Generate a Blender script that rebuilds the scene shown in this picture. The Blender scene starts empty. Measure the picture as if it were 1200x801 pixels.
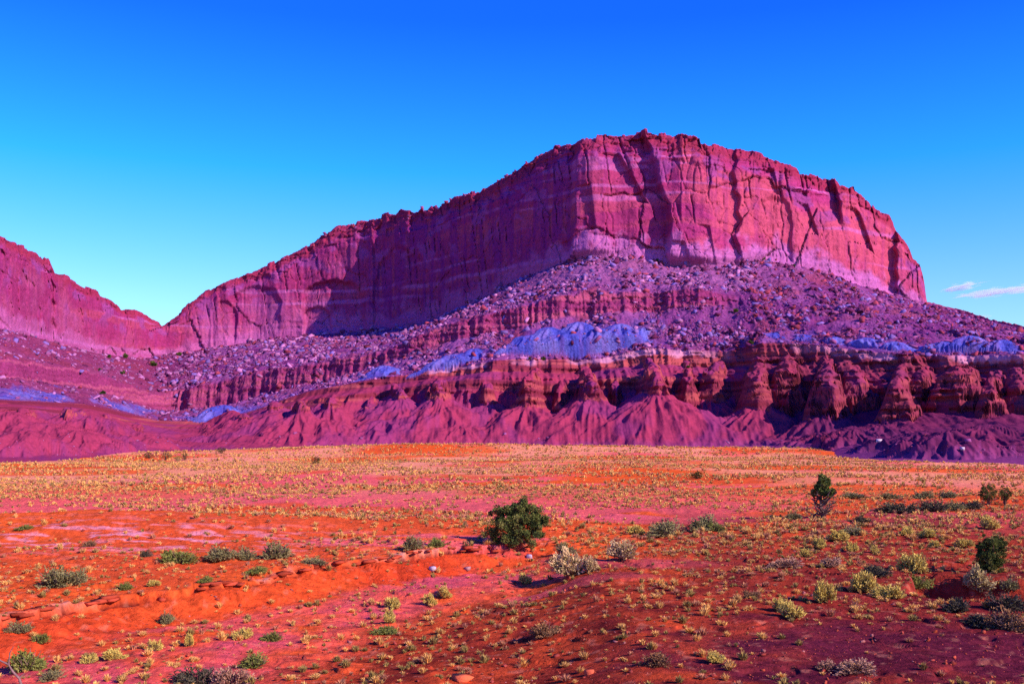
import bpy, bmesh, math, random
import numpy as np
from mathutils import Vector, Matrix

random.seed(7)
rng = np.random.default_rng(11)
scene = bpy.context.scene
col = scene.collection

# ------------------------------------------------------------------ camera
F = 1166.7            # focal length in photo pixels (35 mm on 36 mm, 1200 px wide)
HY = 505.0            # photo row of the horizon
CZ = 7.0              # camera height over the flat
cam_d = bpy.data.cameras.new('camera')
cam = bpy.data.objects.new('camera', cam_d)
col.objects.link(cam)
cam.location = (0, 0, CZ)
cam.rotation_euler = (math.radians(90), 0, 0)
cam_d.lens = 35.0
cam_d.sensor_width = 36.0
cam_d.shift_y = (HY - 400.5) / 1200.0
cam_d.clip_start = 0.5
cam_d.clip_end = 30000
scene.camera = cam

# ------------------------------------------------------------------ light
SUN_EL, SUN_AZ = 30.0, 124.0        # azimuth clockwise from the view direction (+Y)
el, az = math.radians(SUN_EL), math.radians(SUN_AZ)
sun_dir = Vector((math.sin(az) * math.cos(el), math.cos(az) * math.cos(el), math.sin(el)))
sun_d = bpy.data.lights.new('sun', 'SUN')
sun = bpy.data.objects.new('sun', sun_d)
col.objects.link(sun)
sun_d.energy = 5.0
sun_d.angle = math.radians(0.5)
sun_d.color = (1.0, 0.86, 0.72)
sun.rotation_euler = sun_dir.to_track_quat('Z', 'Y').to_euler()
sun.location = (200, -80, 150)

world = bpy.data.worlds.new('World')
scene.world = world
world.use_nodes = True
wn, wl = world.node_tree.nodes, world.node_tree.links
wn.clear()
w_out = wn.new('ShaderNodeOutputWorld')
w_bg = wn.new('ShaderNodeBackground')
w_sky = wn.new('ShaderNodeTexSky')
w_sky.sky_type = 'NISHITA'
w_sky.sun_disc = False
w_sky.sun_elevation = el
w_sky.sun_rotation = az
w_sky.altitude = 1800
w_sky.air_density = 1.0
w_sky.dust_density = 0.3
w_sky.ozone_density = 3.0
w_co = wn.new('ShaderNodeTexCoord')
w_sep = wn.new('ShaderNodeSeparateXYZ')
w_ramp = wn.new('ShaderNodeValToRGB')
w_mul = wn.new('ShaderNodeMix'); w_mul.data_type = 'RGBA'; w_mul.blend_type = 'MULTIPLY'
w_mul.inputs[0].default_value = 1.0
cr = w_ramp.color_ramp
cr.elements[0].position = 0.0;  cr.elements[0].color = (0.95, 0.98, 0.95, 1)
cr.elements[1].position = 1.0;  cr.elements[1].color = (0.08, 0.40, 2.2, 1)
e = cr.elements.new(0.13); e.color = (0.62, 0.93, 1.1, 1)
e = cr.elements.new(0.25); e.color = (0.12, 0.85, 1.8, 1)
e = cr.elements.new(0.38); e.color = (0.05, 0.46, 2.2, 1)
wl.new(w_co.outputs['Generated'], w_sep.inputs[0])
wl.new(w_sep.outputs['Z'], w_ramp.inputs[0])
wl.new(w_sky.outputs[0], w_mul.inputs['A'])
wl.new(w_ramp.outputs[0], w_mul.inputs['B'])
wl.new(w_mul.outputs['Result'], w_bg.inputs[0])
w_bg.inputs[1].default_value = 0.13
wl.new(w_bg.outputs[0], w_out.inputs[0])

scene.view_settings.view_transform = 'Standard'
scene.view_settings.look = 'None'
scene.view_settings.exposure = 0.6
scene.view_settings.gamma = 1.0
scene.view_settings.use_curve_mapping = False
scene.render.engine = 'CYCLES'
scene.cycles.max_bounces = 5
scene.cycles.diffuse_bounces = 3
scene.cycles.transparent_max_bounces = 6
scene.cycles.use_denoising = False
scene.cycles.volume_bounces = 4

# ------------------------------------------------------------------ helpers
f32 = np.float32
_perm = np.random.default_rng(5).permutation(256).astype(np.int64)
_perm = np.concatenate([_perm, _perm, _perm])
_grad = np.random.default_rng(6).normal(size=(256, 3)).astype(f32)
_grad /= np.linalg.norm(_grad, axis=1)[:, None]

def perlin(x, y, z=0.0):
    x, y, z = np.broadcast_arrays(np.asarray(x, f32), np.asarray(y, f32), np.asarray(z, f32))
    xi, yi, zi = np.floor(x).astype(np.int64), np.floor(y).astype(np.int64), np.floor(z).astype(np.int64)
    xf, yf, zf = x - xi, y - yi, z - zi
    u, v, w = (t * t * t * (t * (t * 6 - 15) + 10) for t in (xf, yf, zf))
    xi &= 255; yi &= 255; zi &= 255
    out = 0
    gx, gy, gz = _grad[:, 0].copy(), _grad[:, 1].copy(), _grad[:, 2].copy()
    for dx in (0, 1):
        pa = _perm[xi + dx] + yi
        wu = u if dx else 1 - u
        for dy in (0, 1):
            pb = _perm[pa + dy] + zi
            wv = wu * (v if dy else 1 - v)
            for dz in (0, 1):
                h = _perm[pb + dz]
                out = out + (gx[h] * (xf - dx) + gy[h] * (yf - dy) + gz[h] * (zf - dz)) * (wv * (w if dz else 1 - w))
    return out * 1.5

def fbm(x, y, z=0.0, octv=4, gain=0.5):
    s, a = 0, 1.0
    for i in range(octv):
        s = s + a * perlin(np.asarray(x) * 2 ** i + 17.3 * i, np.asarray(y) * 2 ** i + 5.1 * i, np.asarray(z) * 2 ** i + 9.7 * i)
        a *= gain
    return s

def ridged(x, y, z=0.0, octv=3, gain=0.5):
    s, a, t = 0, 1.0, 0.0
    for i in range(octv):
        n = 1 - np.abs(perlin(np.asarray(x) * 2 ** i + 31.7 * i, np.asarray(y) * 2 ** i + 3.3 * i, np.asarray(z) * 2 ** i + 7.9 * i)) * 1.6
        s = s + a * n
        t += a
        a *= gain
    return s / t

def voronoi(x, y, seed=0):
    """Random value of the nearest jittered cell and the gap to the second nearest."""
    xi, yi = np.floor(x).astype(np.int64), np.floor(y).astype(np.int64)
    b1 = np.full(x.shape, 9e9); b2 = np.full(x.shape, 9e9); val = np.zeros(x.shape)
    for dx in (-1, 0, 1):
        for dy in (-1, 0, 1):
            cx, cy = xi + dx, yi + dy
            h = _perm[(_perm[(cx + seed * 7) & 255] + cy) & 255]
            h2 = _perm[(h + 91) & 255]
            h3 = _perm[(h + 173) & 255]
            d = (cx + 0.1 + 0.8 * h / 255.0 - x) ** 2 + (cy + 0.1 + 0.8 * h2 / 255.0 - y) ** 2
            nearer = d < b1
            b2 = np.where(nearer, b1, np.minimum(b2, d))
            val = np.where(nearer, h3 / 255.0, val)
            b1 = np.where(nearer, d, b1)
    return val, np.sqrt(b2) - np.sqrt(b1)

def sstep(a, b, x):
    t = np.clip((np.asarray(x, float) - a) / (b - a), 0, 1)
    return t * t * (3 - 2 * t)

def lerp(a, b, t):
    return a + (b - a) * t

def mixc(c, d, t):
    return c + (np.asarray(d) - c) * np.asarray(t)[..., None]

def mesh_np(name, V, faces, cols=None, smooth=False):
    """faces: int array (n,3) or (n,4), or a list of such arrays."""
    me = bpy.data.meshes.new(name)
    fl = faces if isinstance(faces, list) else [faces]
    fl = [np.asarray(a, np.int32) for a in fl if len(a)]
    V = np.asarray(V, f32)
    me.vertices.add(len(V))
    me.vertices.foreach_set('co', V.ravel())
    loops = np.concatenate([a.ravel() for a in fl])
    sizes = np.concatenate([np.full(len(a), a.shape[1], np.int32) for a in fl])
    starts = np.concatenate([[0], np.cumsum(sizes)[:-1]]).astype(np.int32)
    me.loops.add(len(loops))
    me.loops.foreach_set('vertex_index', loops)
    me.polygons.add(len(sizes))
    me.polygons.foreach_set('loop_start', starts)
    me.polygons.foreach_set('loop_total', sizes)
    me.update(calc_edges=True)
    me.validate()
    if cols is not None:
        a = me.color_attributes.new('tone', 'FLOAT_COLOR', 'POINT')
        c = np.ones((len(V), 4), f32)
        c[:, :3] = np.clip(cols, 0, 1)
        a.data.foreach_set('color', c.ravel())
    if smooth:
        me.polygons.foreach_set('use_smooth', np.ones(len(sizes), bool))
    return me

def link(name, me, mat=None, parent=None, loc=None, rotz=0.0, scale=None):
    o = bpy.data.objects.new(name, me)
    col.objects.link(o)
    if mat is not None and me is not None and not me.materials:
        me.materials.append(mat)
    if parent is not None:
        o.parent = parent
    if loc is not None:
        o.location = loc
    o.rotation_euler.z = rotz
    if scale is not None:
        o.scale = scale if hasattr(scale, '__len__') else (scale,) * 3
    return o

def tag(o, label, cat, group=None, kind=None):
    o['label'] = label
    if cat: o['category'] = cat
    if group: o['group'] = group
    if kind: o['kind'] = kind
    return o

# ------------------------------------------------------------------ materials
def mat_tone(name, fine=(3.0, 0.35), bump=(4.0, 0.5, 0.3), rough=0.95, extra=None, spec=0.0):
    """Base colour from the mineral / leaf tone stored on the mesh, broken up by noise at two scales, with bump."""
    m = bpy.data.materials.new(name)
    m.use_nodes = True
    n, l = m.node_tree.nodes, m.node_tree.links
    bs = n['Principled BSDF']
    bs.inputs['Roughness'].default_value = rough
    bs.inputs['Specular IOR Level'].default_value = spec
    at = n.new('ShaderNodeAttribute'); at.attribute_name = 'tone'
    geo = n.new('ShaderNodeNewGeometry')
    def noise(scale, detail=6):
        t = n.new('ShaderNodeTexNoise'); t.inputs['Scale'].default_value = scale
        t.inputs['Detail'].default_value = detail; t.inputs['Roughness'].default_value = 0.65
        l.new(geo.outputs['Position'], t.inputs['Vector'])
        return t
    t1 = noise(fine[0])
    mr = n.new('ShaderNodeMapRange')
    mr.inputs['From Min'].default_value = 0.3; mr.inputs['From Max'].default_value = 0.7
    mr.inputs['To Min'].default_value = 1 - fine[1]; mr.inputs['To Max'].default_value = 1 + fine[1]
    l.new(t1.outputs['Fac'], mr.inputs['Value'])
    mx = n.new('ShaderNodeMix'); mx.data_type = 'RGBA'; mx.blend_type = 'MULTIPLY'; mx.inputs[0].default_value = 1.0
    l.new(at.outputs['Color'], mx.inputs['A'])
    l.new(mr.outputs['Result'], mx.inputs['B'])
    l.new(mx.outputs['Result'], bs.inputs['Base Color'])
    if bump:
        t2 = noise(bump[0], 8)
        b = n.new('ShaderNodeBump'); b.inputs['Strength'].default_value = bump[1]; b.inputs['Distance'].default_value = bump[2]
        l.new(t2.outputs['Fac'], b.inputs['Height'])
        l.new(b.outputs['Normal'], bs.inputs['Normal'])
    return m

M_cliff = mat_tone('sandstone', (0.5, 0.25), (0.8, 0.8, 0.9))
M_bad = mat_tone('red_mudstone', (0.8, 0.18), (1.2, 0.5, 0.4))
M_talus = mat_tone('talus_soil', (0.7, 0.35), (0.9, 0.8, 0.8))
M_ground = mat_tone('desert_soil', (3.4, 0.38), (6.0, 0.9, 0.14))
M_rock = mat_tone('boulder_stone', (0.9, 0.25), (1.5, 0.5, 0.3))
M_leaf = mat_tone('leaves', (6.0, 0.25), None, 0.8)
M_bark = mat_tone('weathered_bark', (9.0, 0.35), (14.0, 0.6, 0.05), 0.9)

# ------------------------------------------------------------------ the desert floor
def gp(px, py, z=0.0):
    """World point where the photo's row/column meets level z (used to place things on the plain)."""
    Y = F * (CZ - z) / (py - HY)
    return ((px - 600) / F * Y, Y)

def poly_dist(X, Y, P):
    """Signed distance to a polyline running left to right: positive on the camera's side."""
    best = np.full(X.shape, 1e9); sg = np.ones(X.shape); tpar = np.zeros(X.shape)
    acc = 0.0
    for (ax, ay), (bx, by) in zip(P[:-1], P[1:]):
        dx, dy = bx - ax, by - ay
        L2 = dx * dx + dy * dy; L = math.sqrt(L2)
        t = np.clip(((X - ax) * dx + (Y - ay) * dy) / L2, 0, 1)
        d = np.hypot(X - ax - t * dx, Y - ay - t * dy)
        c = (X - ax) * dy - (Y - ay) * dx
        near = d < best
        best = np.where(near, d, best); sg = np.where(near, np.sign(c), sg); tpar = np.where(near, acc + t * L, tpar)
        acc += L
    return best * sg, tpar

BANK = [gp(*p) for p in ((-420, 790), (-150, 752), (20, 722), (130, 700), (260, 684), (340, 667), (420, 656), (530, 645), (620, 638), (690, 632))]
RISE = [gp(*p, z=-1.2) for p in ((-200, 1150), (120, 900), (330, 806), (470, 742), (640, 692), (760, 668), (850, 640), (1000, 600), (1500, 575))]
GULLY = [gp(*p) for p in ((1078, 690), (1120, 700), (1190, 703), (1300, 700), (1500, 690))]

def ground_h(X, Y, full=False):
    X, Y = np.asarray(X, float), np.asarray(Y, float)
    wob = fbm(X / 9, Y / 9, 0.0, 4) * 1.0
    h = fbm(X / 40, Y / 40, 3.3, 3) * 0.35 * sstep(30, 90, Y)
    h = h + fbm(X / 120, Y / 70, 8.3, 3) * 0.9 * sstep(110, 260, Y)
    # terrace bank above the wash
    d, t = poly_dist(X, Y, BANK)
    fade = 1 - sstep(gp(600, 640)[0], gp(690, 640)[0], X)
    rill = (ridged(t / 1.6, d / 6.0, 1.0, 3) - 0.6)
    dd = d + wob * 1.3 + rill * 0.8 + fbm(t / 1.1, d / 3.0, 2.0, 3) * 0.35
    drop = 0.36 * sstep(-0.03, 0.14, dd) * (0.6 + 0.6 * sstep(-0.3, 0.3, wob)) + 0.62 * sstep(0.15, 3.0, dd)
    drop = drop + 0.16 * (ridged(t / 0.9, d / 2.5, 4.0, 3) - 0.6) * sstep(0.1, 0.5, dd) * (1 - sstep(2.2, 3.2, dd))
    h = h - drop * fade * 1.0
    # red gravel rise in front of the wash
    d2, _ = poly_dist(X, Y, RISE)
    d2 = d2 + wob * 0.8
    low = sstep(-6.0, -0.6, d2)
    h = h - 0.25 * sstep(-12, -3, d2) * (1 - sstep(-3, 0, d2)) * (1 - fade)
    h = h + sstep(-1.0, 8.0, d2) * (0.24 * fade + 0.22)
    # gully on the right
    tip = sstep(16.6, 19.6, X + 0.5 * wob)
    yc = 41.5 - 0.25 * (X - 18) + 0.8 * np.sin(X / 2.3)
    gm = (1 - sstep(0.62, 1.08, np.abs(Y - yc + 0.7 * wob) / (0.4 + 5.0 * tip))) * tip
    h = h - 2.6 * gm
    # orange hump on the left, low swell far out
    hx, hy = gp(130, 624)
    h = h + 1.35 * np.exp(-(((X - hx) / 17) ** 2 + ((Y - hy) / 8.0) ** 2)) * (1 + 0.12 * ridged(X / 5, Y / 9, 2.0))
    h = h + 2.6 * np.exp(-(((X + 30) / 62) ** 2 + ((Y - 345) / 40) ** 2))
    h = h + 1.2 * np.exp(-(((X - 90) / 60) ** 2 + ((Y - 330) / 30) ** 2))
    # small relief
    m1 = fbm(X / 3.6, Y / 3.6, 5.0, 4)
    h = h + m1 * 0.11 + fbm(X / 0.7, Y / 0.7, 6.0, 3) * 0.03
    h = h + 0.10 * sstep(-0.02, 0.03, fbm(X / 6.0, Y / 4.0, 57.0, 4) - 0.05) * (1 - sstep(80, 140, Y))
    # the viewpoint stands on a slope
    h = h + 5.2 * (1 - sstep(-4, 25, Y))
    if full:
        return h, dict(d=d, fade=fade, dd=dd, d2=d2, gm=gm, wob=wob, t=t)
    return h

def place(px, py):
    """First ground point seen along the photo ray through (px, py)."""
    k = (py - HY) / F
    Yr = np.linspace(20, 420, 4001); Yr = Yr[Yr < min(420, 1.6 * CZ / k)] if CZ / k * 1.6 > 24 else Yr
    hh = ground_h((px - 600) / F * Yr, Yr)
    hit = np.where(CZ - k * Yr <= hh)[0]
    i = hit[0] if len(hit) else len(Yr) - 1
    return (px - 600) / F * Yr[i], float(Yr[i]), float(hh[i])

RED = np.array((0.66, 0.080, 0.022)); ORANGE = np.array((0.76, 0.10, 0.018)); PINK = np.array((0.74, 0.105, 0.12))
DARK_RED = np.array((0.17, 0.018, 0.015)); STRAW = np.array((0.80, 0.30, 0.15)); PALE = np.array((0.82, 0.30, 0.34))

def ground_col(X, Y, q):
    n1 = fbm(X / 35, Y / 22, 1.0, 4); n2 = fbm(X / 7, Y / 7, 2.0, 4); n3 = fbm(X / 60, Y / 40, 4.0, 4)
    c = np.broadcast_to(RED, X.shape + (3,)).copy()
    c = mixc(c, ORANGE, sstep(-0.3, 0.5, n1 + 0.4 * n2))
    # bands of pale grassland on the far flat
    far = sstep(75, 120, Y)
    c = mixc(c, PINK, np.clip(sstep(-0.15, 0.35, n3 + 0.5 * n2 + 0.4 * n1) * sstep(55, 85, Y) * 0.75, 0, 1))
    c = mixc(c, STRAW, sstep(-0.25, 0.3, fbm(X / 42, Y / 42, 7.0, 4) + 0.15) * sstep(95, 150, Y) * 0.75)
    c = mixc(c, ORANGE * 0.95, sstep(0.12, 0.4, fbm(X / 60, Y / 40, 12.0, 4)) * sstep(85, 130, Y) * 0.9)
    # wash floor and pans
    n5 = fbm(X / 2.2, Y / 2.2, 51.0, 4); n6 = fbm(X / 0.8, Y / 0.8, 52.0, 3)
    fl = q['fade'] * sstep(2.2, 3.6, q['dd'] + n5) * (1 - sstep(-2.0, 1.6, q['d2'] + 1.6 * n5))
    c = mixc(c, PINK * np.array((0.9, 0.75, 0.8)), np.clip(fl * (0.42 + 0.8 * n2 + 0.5 * n5), 0, 1))
    for (px, py, rx, ry) in ((745, 664, 5.5, 2.2), (690, 682, 4.0, 1.5), (740, 608, 12, 3.0), (600, 606, 12, 2.6), (560, 634, 6, 1.3), (300, 607, 9, 2.6), (480, 640, 8, 1.2)):
        ax, ay = gp(px, py)
        r = ((X - ax) / rx) ** 2 + ((Y - ay) / ry) ** 2
        c = mixc(c, PINK, (1 - sstep(0.4, 1.4, r + 0.9 * n2)) * 0.7)
    # salt streaks on the hump
    hx, hy = gp(140, 640)
    r = np.exp(-(((X - hx) / 13) ** 2 + ((Y - hy) / 4.5) ** 2))
    c = mixc(c, PALE, np.clip(sstep(0.18, 0.5, fbm(X / 3.0 + Y / 3.0, Y / 0.9, 3.0, 4) + 0.15) * r * 0.8, 0, 1))
    c = mixc(c, ORANGE, np.clip(np.exp(-(((X - gp(130, 612)[0]) / 15) ** 2 + ((Y - gp(130, 612)[1]) / 6) ** 2)) * 0.9 * (1 - r), 0, 1))
    # bank face
    fc = q['fade'] * sstep(0.0, 0.3, q['dd']) * (1 - sstep(2.6, 3.6, q['dd']))
    c = mixc(c, np.array((0.58, 0.050, 0.015)), np.clip(fc * (0.65 + 0.7 * n2), 0, 1))
    undercut_shade = q['fade'] * np.exp(-((q['dd'] - 0.22) / 0.13) ** 2)  # undercut shadow beneath the lip, painted dark into the soil
    c = mixc(c, np.array((0.16, 0.018, 0.012)), np.clip(undercut_shade * (0.55 + 1.6 * n5), 0, 0.9))
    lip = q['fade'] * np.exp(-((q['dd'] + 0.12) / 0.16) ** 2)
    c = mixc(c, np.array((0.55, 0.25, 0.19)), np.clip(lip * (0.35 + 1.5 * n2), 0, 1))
    # gravelly ground, toned darker red towards the near right
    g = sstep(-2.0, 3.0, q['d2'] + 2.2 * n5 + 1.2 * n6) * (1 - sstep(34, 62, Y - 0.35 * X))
    c = mixc(c, DARK_RED * (1 + 0.25 * n2)[..., None], np.clip(g * (0.82 + 0.4 * n1 + 0.5 * n5), 0, 1))
    c = mixc(c, np.array((0.10, 0.013, 0.02)), np.clip(sstep(0.15, 0.8, q['gm']) * 0.85, 0, 1))  # shade in the gully, put into the soil colour
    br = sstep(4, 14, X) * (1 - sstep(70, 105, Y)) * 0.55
    c = mixc(c, DARK_RED * np.array((1.0, 0.9, 1.3)), np.clip(br * (1 + n2), 0, 0.85))
    # dark, fine gravel pan at the near right
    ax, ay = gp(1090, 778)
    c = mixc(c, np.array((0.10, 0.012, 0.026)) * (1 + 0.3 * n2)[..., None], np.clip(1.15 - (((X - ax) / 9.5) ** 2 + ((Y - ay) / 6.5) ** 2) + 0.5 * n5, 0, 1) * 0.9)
    # crusts of litter and darker grit
    c = mixc(c, c * np.array((0.66, 0.70, 0.78)), sstep(0.1, 0.5, n6 + 0.3 * n5) * 0.7 * (1 - sstep(90, 180, Y)))
    c = mixc(c, np.array((0.70, 0.24, 0.14)), sstep(0.3, 0.7, fbm(X / 0.6, Y / 0.6, 55.0, 3)) * 0.25 * (1 - sstep(90, 180, Y)))
    return c

pxs = np.concatenate([np.linspace(-5200, -300, 70)[:-1], np.linspace(-300, -60, 70)[:-1], np.linspace(-60, 1260, 1200), np.linspace(1260, 1500, 70)[1:], np.linspace(1500, 6400, 70)[1:]])
rows = np.concatenate([np.linspace(801 + 60, 512.5, 620)])
Yrow = F * CZ / (rows - HY)
Yrow = np.concatenate([np.array([-60, -25, -8, -3, 0.5, 2, 4, 6, 8, 10, 12, 14, 16, 18, 20, 21.5]), Yrow[Yrow > 22.5], np.array([1200, 1600, 2500, 5000, 12000])])
Yd = np.maximum(np.abs(Yrow), 22.0)
GX = (pxs[None, :] - 600) / F * Yd[:, None]
GY = np.broadcast_to(Yrow[:, None], GX.shape).copy()
GH, gq = ground_h(GX, GY, True)
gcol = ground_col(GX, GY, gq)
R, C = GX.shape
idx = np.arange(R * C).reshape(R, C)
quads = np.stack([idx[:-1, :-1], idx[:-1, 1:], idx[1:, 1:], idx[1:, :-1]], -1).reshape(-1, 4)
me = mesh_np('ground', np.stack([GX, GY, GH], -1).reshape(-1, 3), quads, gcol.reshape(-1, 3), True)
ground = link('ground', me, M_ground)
tag(ground, 'red and orange desert floor with a dry wash and pink pans', 'ground', kind='structure')

# ------------------------------------------------------------------ the mesa
def tab(pairs):
    a = np.array(pairs, float)
    return lambda x: np.interp(x, a[:, 0], a[:, 1])

def smooth_tab(pairs, w=12):
    fn = tab(pairs)
    def g(x):
        return sum(fn(x + k) for k in np.linspace(-w, w, 7)) / 7
    return g

L1 = smooth_tab([(-150, 478), (0, 480), (100, 486), (185, 502), (260, 505), (300, 494), (360, 474), (450, 465), (500, 456), (560, 454), (650, 464), (700, 456), (760, 456), (850, 462), (950, 468), (1050, 472), (1350, 474)])
L2 = smooth_tab([(-150, 466), (0, 468), (100, 473), (185, 493), (260, 493), (300, 480), (360, 458), (450, 442), (500, 435), (540, 429), (600, 421), (700, 421), (760, 408), (800, 410), (850, 412), (900, 402), (950, 404), (1000, 410), (1050, 416), (1350, 418)], 6)
L3 = smooth_tab([(-150, 436), (0, 442), (100, 453), (185, 481), (215, 481), (260, 476), (300, 466), (350, 453), (400, 441), (450, 427), (500, 407), (550, 395), (600, 386), (650, 373), (700, 368), (760, 364), (800, 360), (850, 357), (900, 356), (950, 362), (1000, 368), (1085, 386), (1130, 396), (1200, 404), (1350, 412)])
L4 = smooth_tab([(-150, 414), (0, 418), (100, 433), (185, 464), (215, 455), (260, 447), (300, 436), (350, 429), (400, 421), (450, 412), (500, 389), (550, 373), (600, 363), (650, 349), (700, 343), (760, 343), (800, 339), (835, 342), (875, 352), (950, 358), (1000, 364), (1085, 381), (1130, 391), (1200, 399), (1350, 409)])
L5 = smooth_tab([(-150, 370), (0, 385), (60, 400), (120, 415), (170, 420), (200, 415), (300, 400), (400, 390), (480, 384), (540, 362), (600, 332), (650, 312), (690, 302), (740, 302), (790, 311), (850, 313), (900, 306), (950, 316), (1000, 332), (1050, 346), (1085, 356), (1130, 367), (1160, 376), (1200, 385), (1350, 410)], 5)
L6 = tab([(-150, 235), (0, 278), (30, 291), (58, 304), (64, 318), (100, 335), (130, 350), (142, 362), (165, 365), (178, 374), (190, 380), (205, 371), (240, 341), (270, 328), (300, 317), (330, 303), (360, 289), (392, 268), (420, 260), (450, 252), (490, 247), (515, 240), (550, 228), (580, 214), (600, 206), (630, 184), (650, 172), (690, 165), (715, 160), (740, 158), (770, 161), (800, 162), (826, 170), (850, 176), (880, 178), (905, 188), (940, 203), (978, 210), (984, 219), (1000, 219), (1018, 233), (1026, 245), (1042, 252), (1052, 272), (1064, 290), (1070, 306), (1078, 310), (1083, 330), (1086, 353), (1093, 355), (1130, 364), (1160, 374), (1200, 383), (1350, 408)])
YF = smooth_tab([(-150, 205), (0, 228), (100, 245), (185, 320), (300, 390), (450, 428), (600, 434), (750, 428), (850, 412), (930, 370), (1000, 250), (1060, 215), (1200, 205), (1350, 200)], 30)
Y1 = smooth_tab([(-150, 330), (0, 350), (100, 420), (185, 520), (300, 520), (400, 518), (500, 512), (600, 508), (760, 504), (850, 496), (950, 470), (1050, 436), (1350, 390)], 25)
Y3 = smooth_tab([(-150, 440), (0, 470), (100, 560), (185, 650), (300, 630), (400, 606), (500, 586), (600, 574), (760, 566), (850, 562), (950, 552), (1050, 522), (1200, 470), (1350, 450)], 25)
Y5 = smooth_tab([(-150, 520), (0, 600), (100, 740), (185, 850), (300, 860), (350, 858), (400, 848), (450, 824), (500, 786), (560, 730), (600, 700), (680, 656), (770, 648), (830, 642), (900, 654), (1000, 668), (1085, 700), (1130, 670), (1200, 560), (1350, 500)], 14)

cpx = np.linspace(-150, 1350, 1560)
NC = len(cpx)
y1, y3, y5, yf = Y1(cpx), Y3(cpx), Y5(cpx), YF(cpx)
zz = lambda py, Y: CZ + (HY - py) * Y / F
z1 = zz(L1(cpx), y1); y2 = y1 + 27; z2 = zz(L2(cpx), y2)
z3 = zz(L3(cpx), y3); y4 = y3 + 6; z4 = zz(L4(cpx), y4)
z5 = zz(L5(cpx), y5)
chgt = np.maximum(zz(L6(cpx), y5) - z5, 0.5)
y6 = y5 + 0.20 * chgt + 2
z6 = zz(L6(cpx), y6)
z6 = np.maximum(z6, z5 + 0.3)
# key profile per column: soft footslope, ledge wall, bench, upper ledge, talus, cliff with a stepped brow, top, back
ym = lerp(yf, y1, 0.58); zm = lerp(0, z1, 0.20)
yb = lerp(y5, y6, 0.42); zb = lerp(z5, z6, 0.80)
keyY = np.stack([yf - 30, yf, ym, y1, y1 + 3.5, y1 + 20, y2, y3, y4, y5, yb, y6, y6 + 50, y6 + 420, y6 + 1300, y6 + 1900])
keyZ = np.stack([yf * 0 - 5, yf * 0 - 0.3, zm, z1, lerp(z1, z2, 0.30), lerp(z1, z2, 0.62), z2, z3, z4, z5, zb, z6, z6 + 2, z6 * 0.9, z6 * 0 - 2, z6 * 0 - 30])
keyU = np.array([-0.2, 0, 0.5, 1, 1.3, 1.7, 2, 3, 4, 5, 5.75, 6, 6.5, 7, 8, 9])
NK = len(keyU)

# coarse grid of domain-warp noise, refined along the profile, then rows placed by arc length
NS = 520
sg = np.linspace(0, 1, NS)
def stretch(c):        # more samples around the visible slopes
    return np.interp(sg, [0, 0.92, 1], [keyY[0, c], keyY[-4, c], keyY[-1, c]])
SY = np.stack([stretch(c) for c in range(NC)])                    # (NC, NS)
SX = (cpx[:, None] - 600) / F * SY
SU = np.stack([np.interp(SY[c], keyY[:, c], keyU) for c in range(NC)])
PXX = np.broadcast_to(cpx[:, None], SY.shape)
wbad = sstep(0.05, 0.75, SU) * (1 - sstep(2.0, 2.7, SU))
wled = sstep(2.3, 3.0, SU) * (1 - sstep(4.1, 4.8, SU))
wcl = sstep(4.75, 5.05, SU) * (1 - sstep(6.0, 6.3, SU))
spur = ridged(SX / 70 + 0.3, SY / 170, 0.7, 3, 0.5)
rib = ridged(SX / 19, SY / 36, 2.2, 3, 0.55)
ril = ridged(SX / 4.2, SY / 30, 4.2, 2, 0.5)
D = wbad * (34 * (spur - 0.66) + 8 * (rib - 0.62) + 2.2 * (ril - 0.6)) * (1 - 0.45 * sstep(1.4, 2.0, SU))
D += wled * (10 * (ridged(SX / 34, SY / 150, 5.0, 2) - 0.6) + 3.0 * (ridged(SX / 7, SY / 50, 6.0, 2) - 0.6))
D += sstep(2.4, 3, SU) * (1 - sstep(4.8, 5.1, SU)) * fbm(SX / 28, SY / 28, 2.0, 4) * 5
D += wcl * (fbm(SX / 55, SY / 140, 9.0, 3) * 6)
D += sstep(2.0, 2.15, SU) * (1 - sstep(2.5, 2.9, SU)) * 10 * (ridged(SX / 34, SY / 46, 8.0, 2) - 0.6)   # rounded clay hills on the bench
# buttress spurs: a walled crest running out from the ledges, standing on a fan of clay
SPURS = [   # px of the nose, fan apex row, crest row at the nose, run-out (m), crest half width (m)
    (28, 490, 484, 40, 2), (78, 488, 482, 60, 2), (124, 495, 489, 40, 2), (158, 508, 502, 50, 2), (246, 506, 500, 40, 2), (288, 490, 484, 40, 2), (322, 478, 471, 36, 2.5), (352, 480, 473, 70, 2), (388, 476, 469, 40, 2.5),
    (432, 482, 476, 18, 3), (470, 470, 458, 26, 3), (516, 470, 450, 34, 4), (548, 478, 462, 16, 2.5), (572, 474, 455, 22, 3), (617, 476, 446, 40, 5), (655, 484, 462, 20, 2.5),
    (694, 470, 447, 46, 5), (722, 480, 460, 14, 2.5), (770, 463, 440, 62, 4), (806, 478, 452, 26, 3), (832, 470, 436, 10, 6), (888, 474, 447, 50, 4),
    (922, 476, 430, 16, 9), (972, 484, 448, 60, 5), (1004, 478, 440, 26, 8), (1052, 488, 452, 56, 4), (1078, 480, 446, 16, 5), (1122, 478, 436, 24, 11), (1160, 484, 458, 44, 4), (1196, 480, 446, 20, 9), (1240, 480, 440, 30, 7)]
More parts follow.
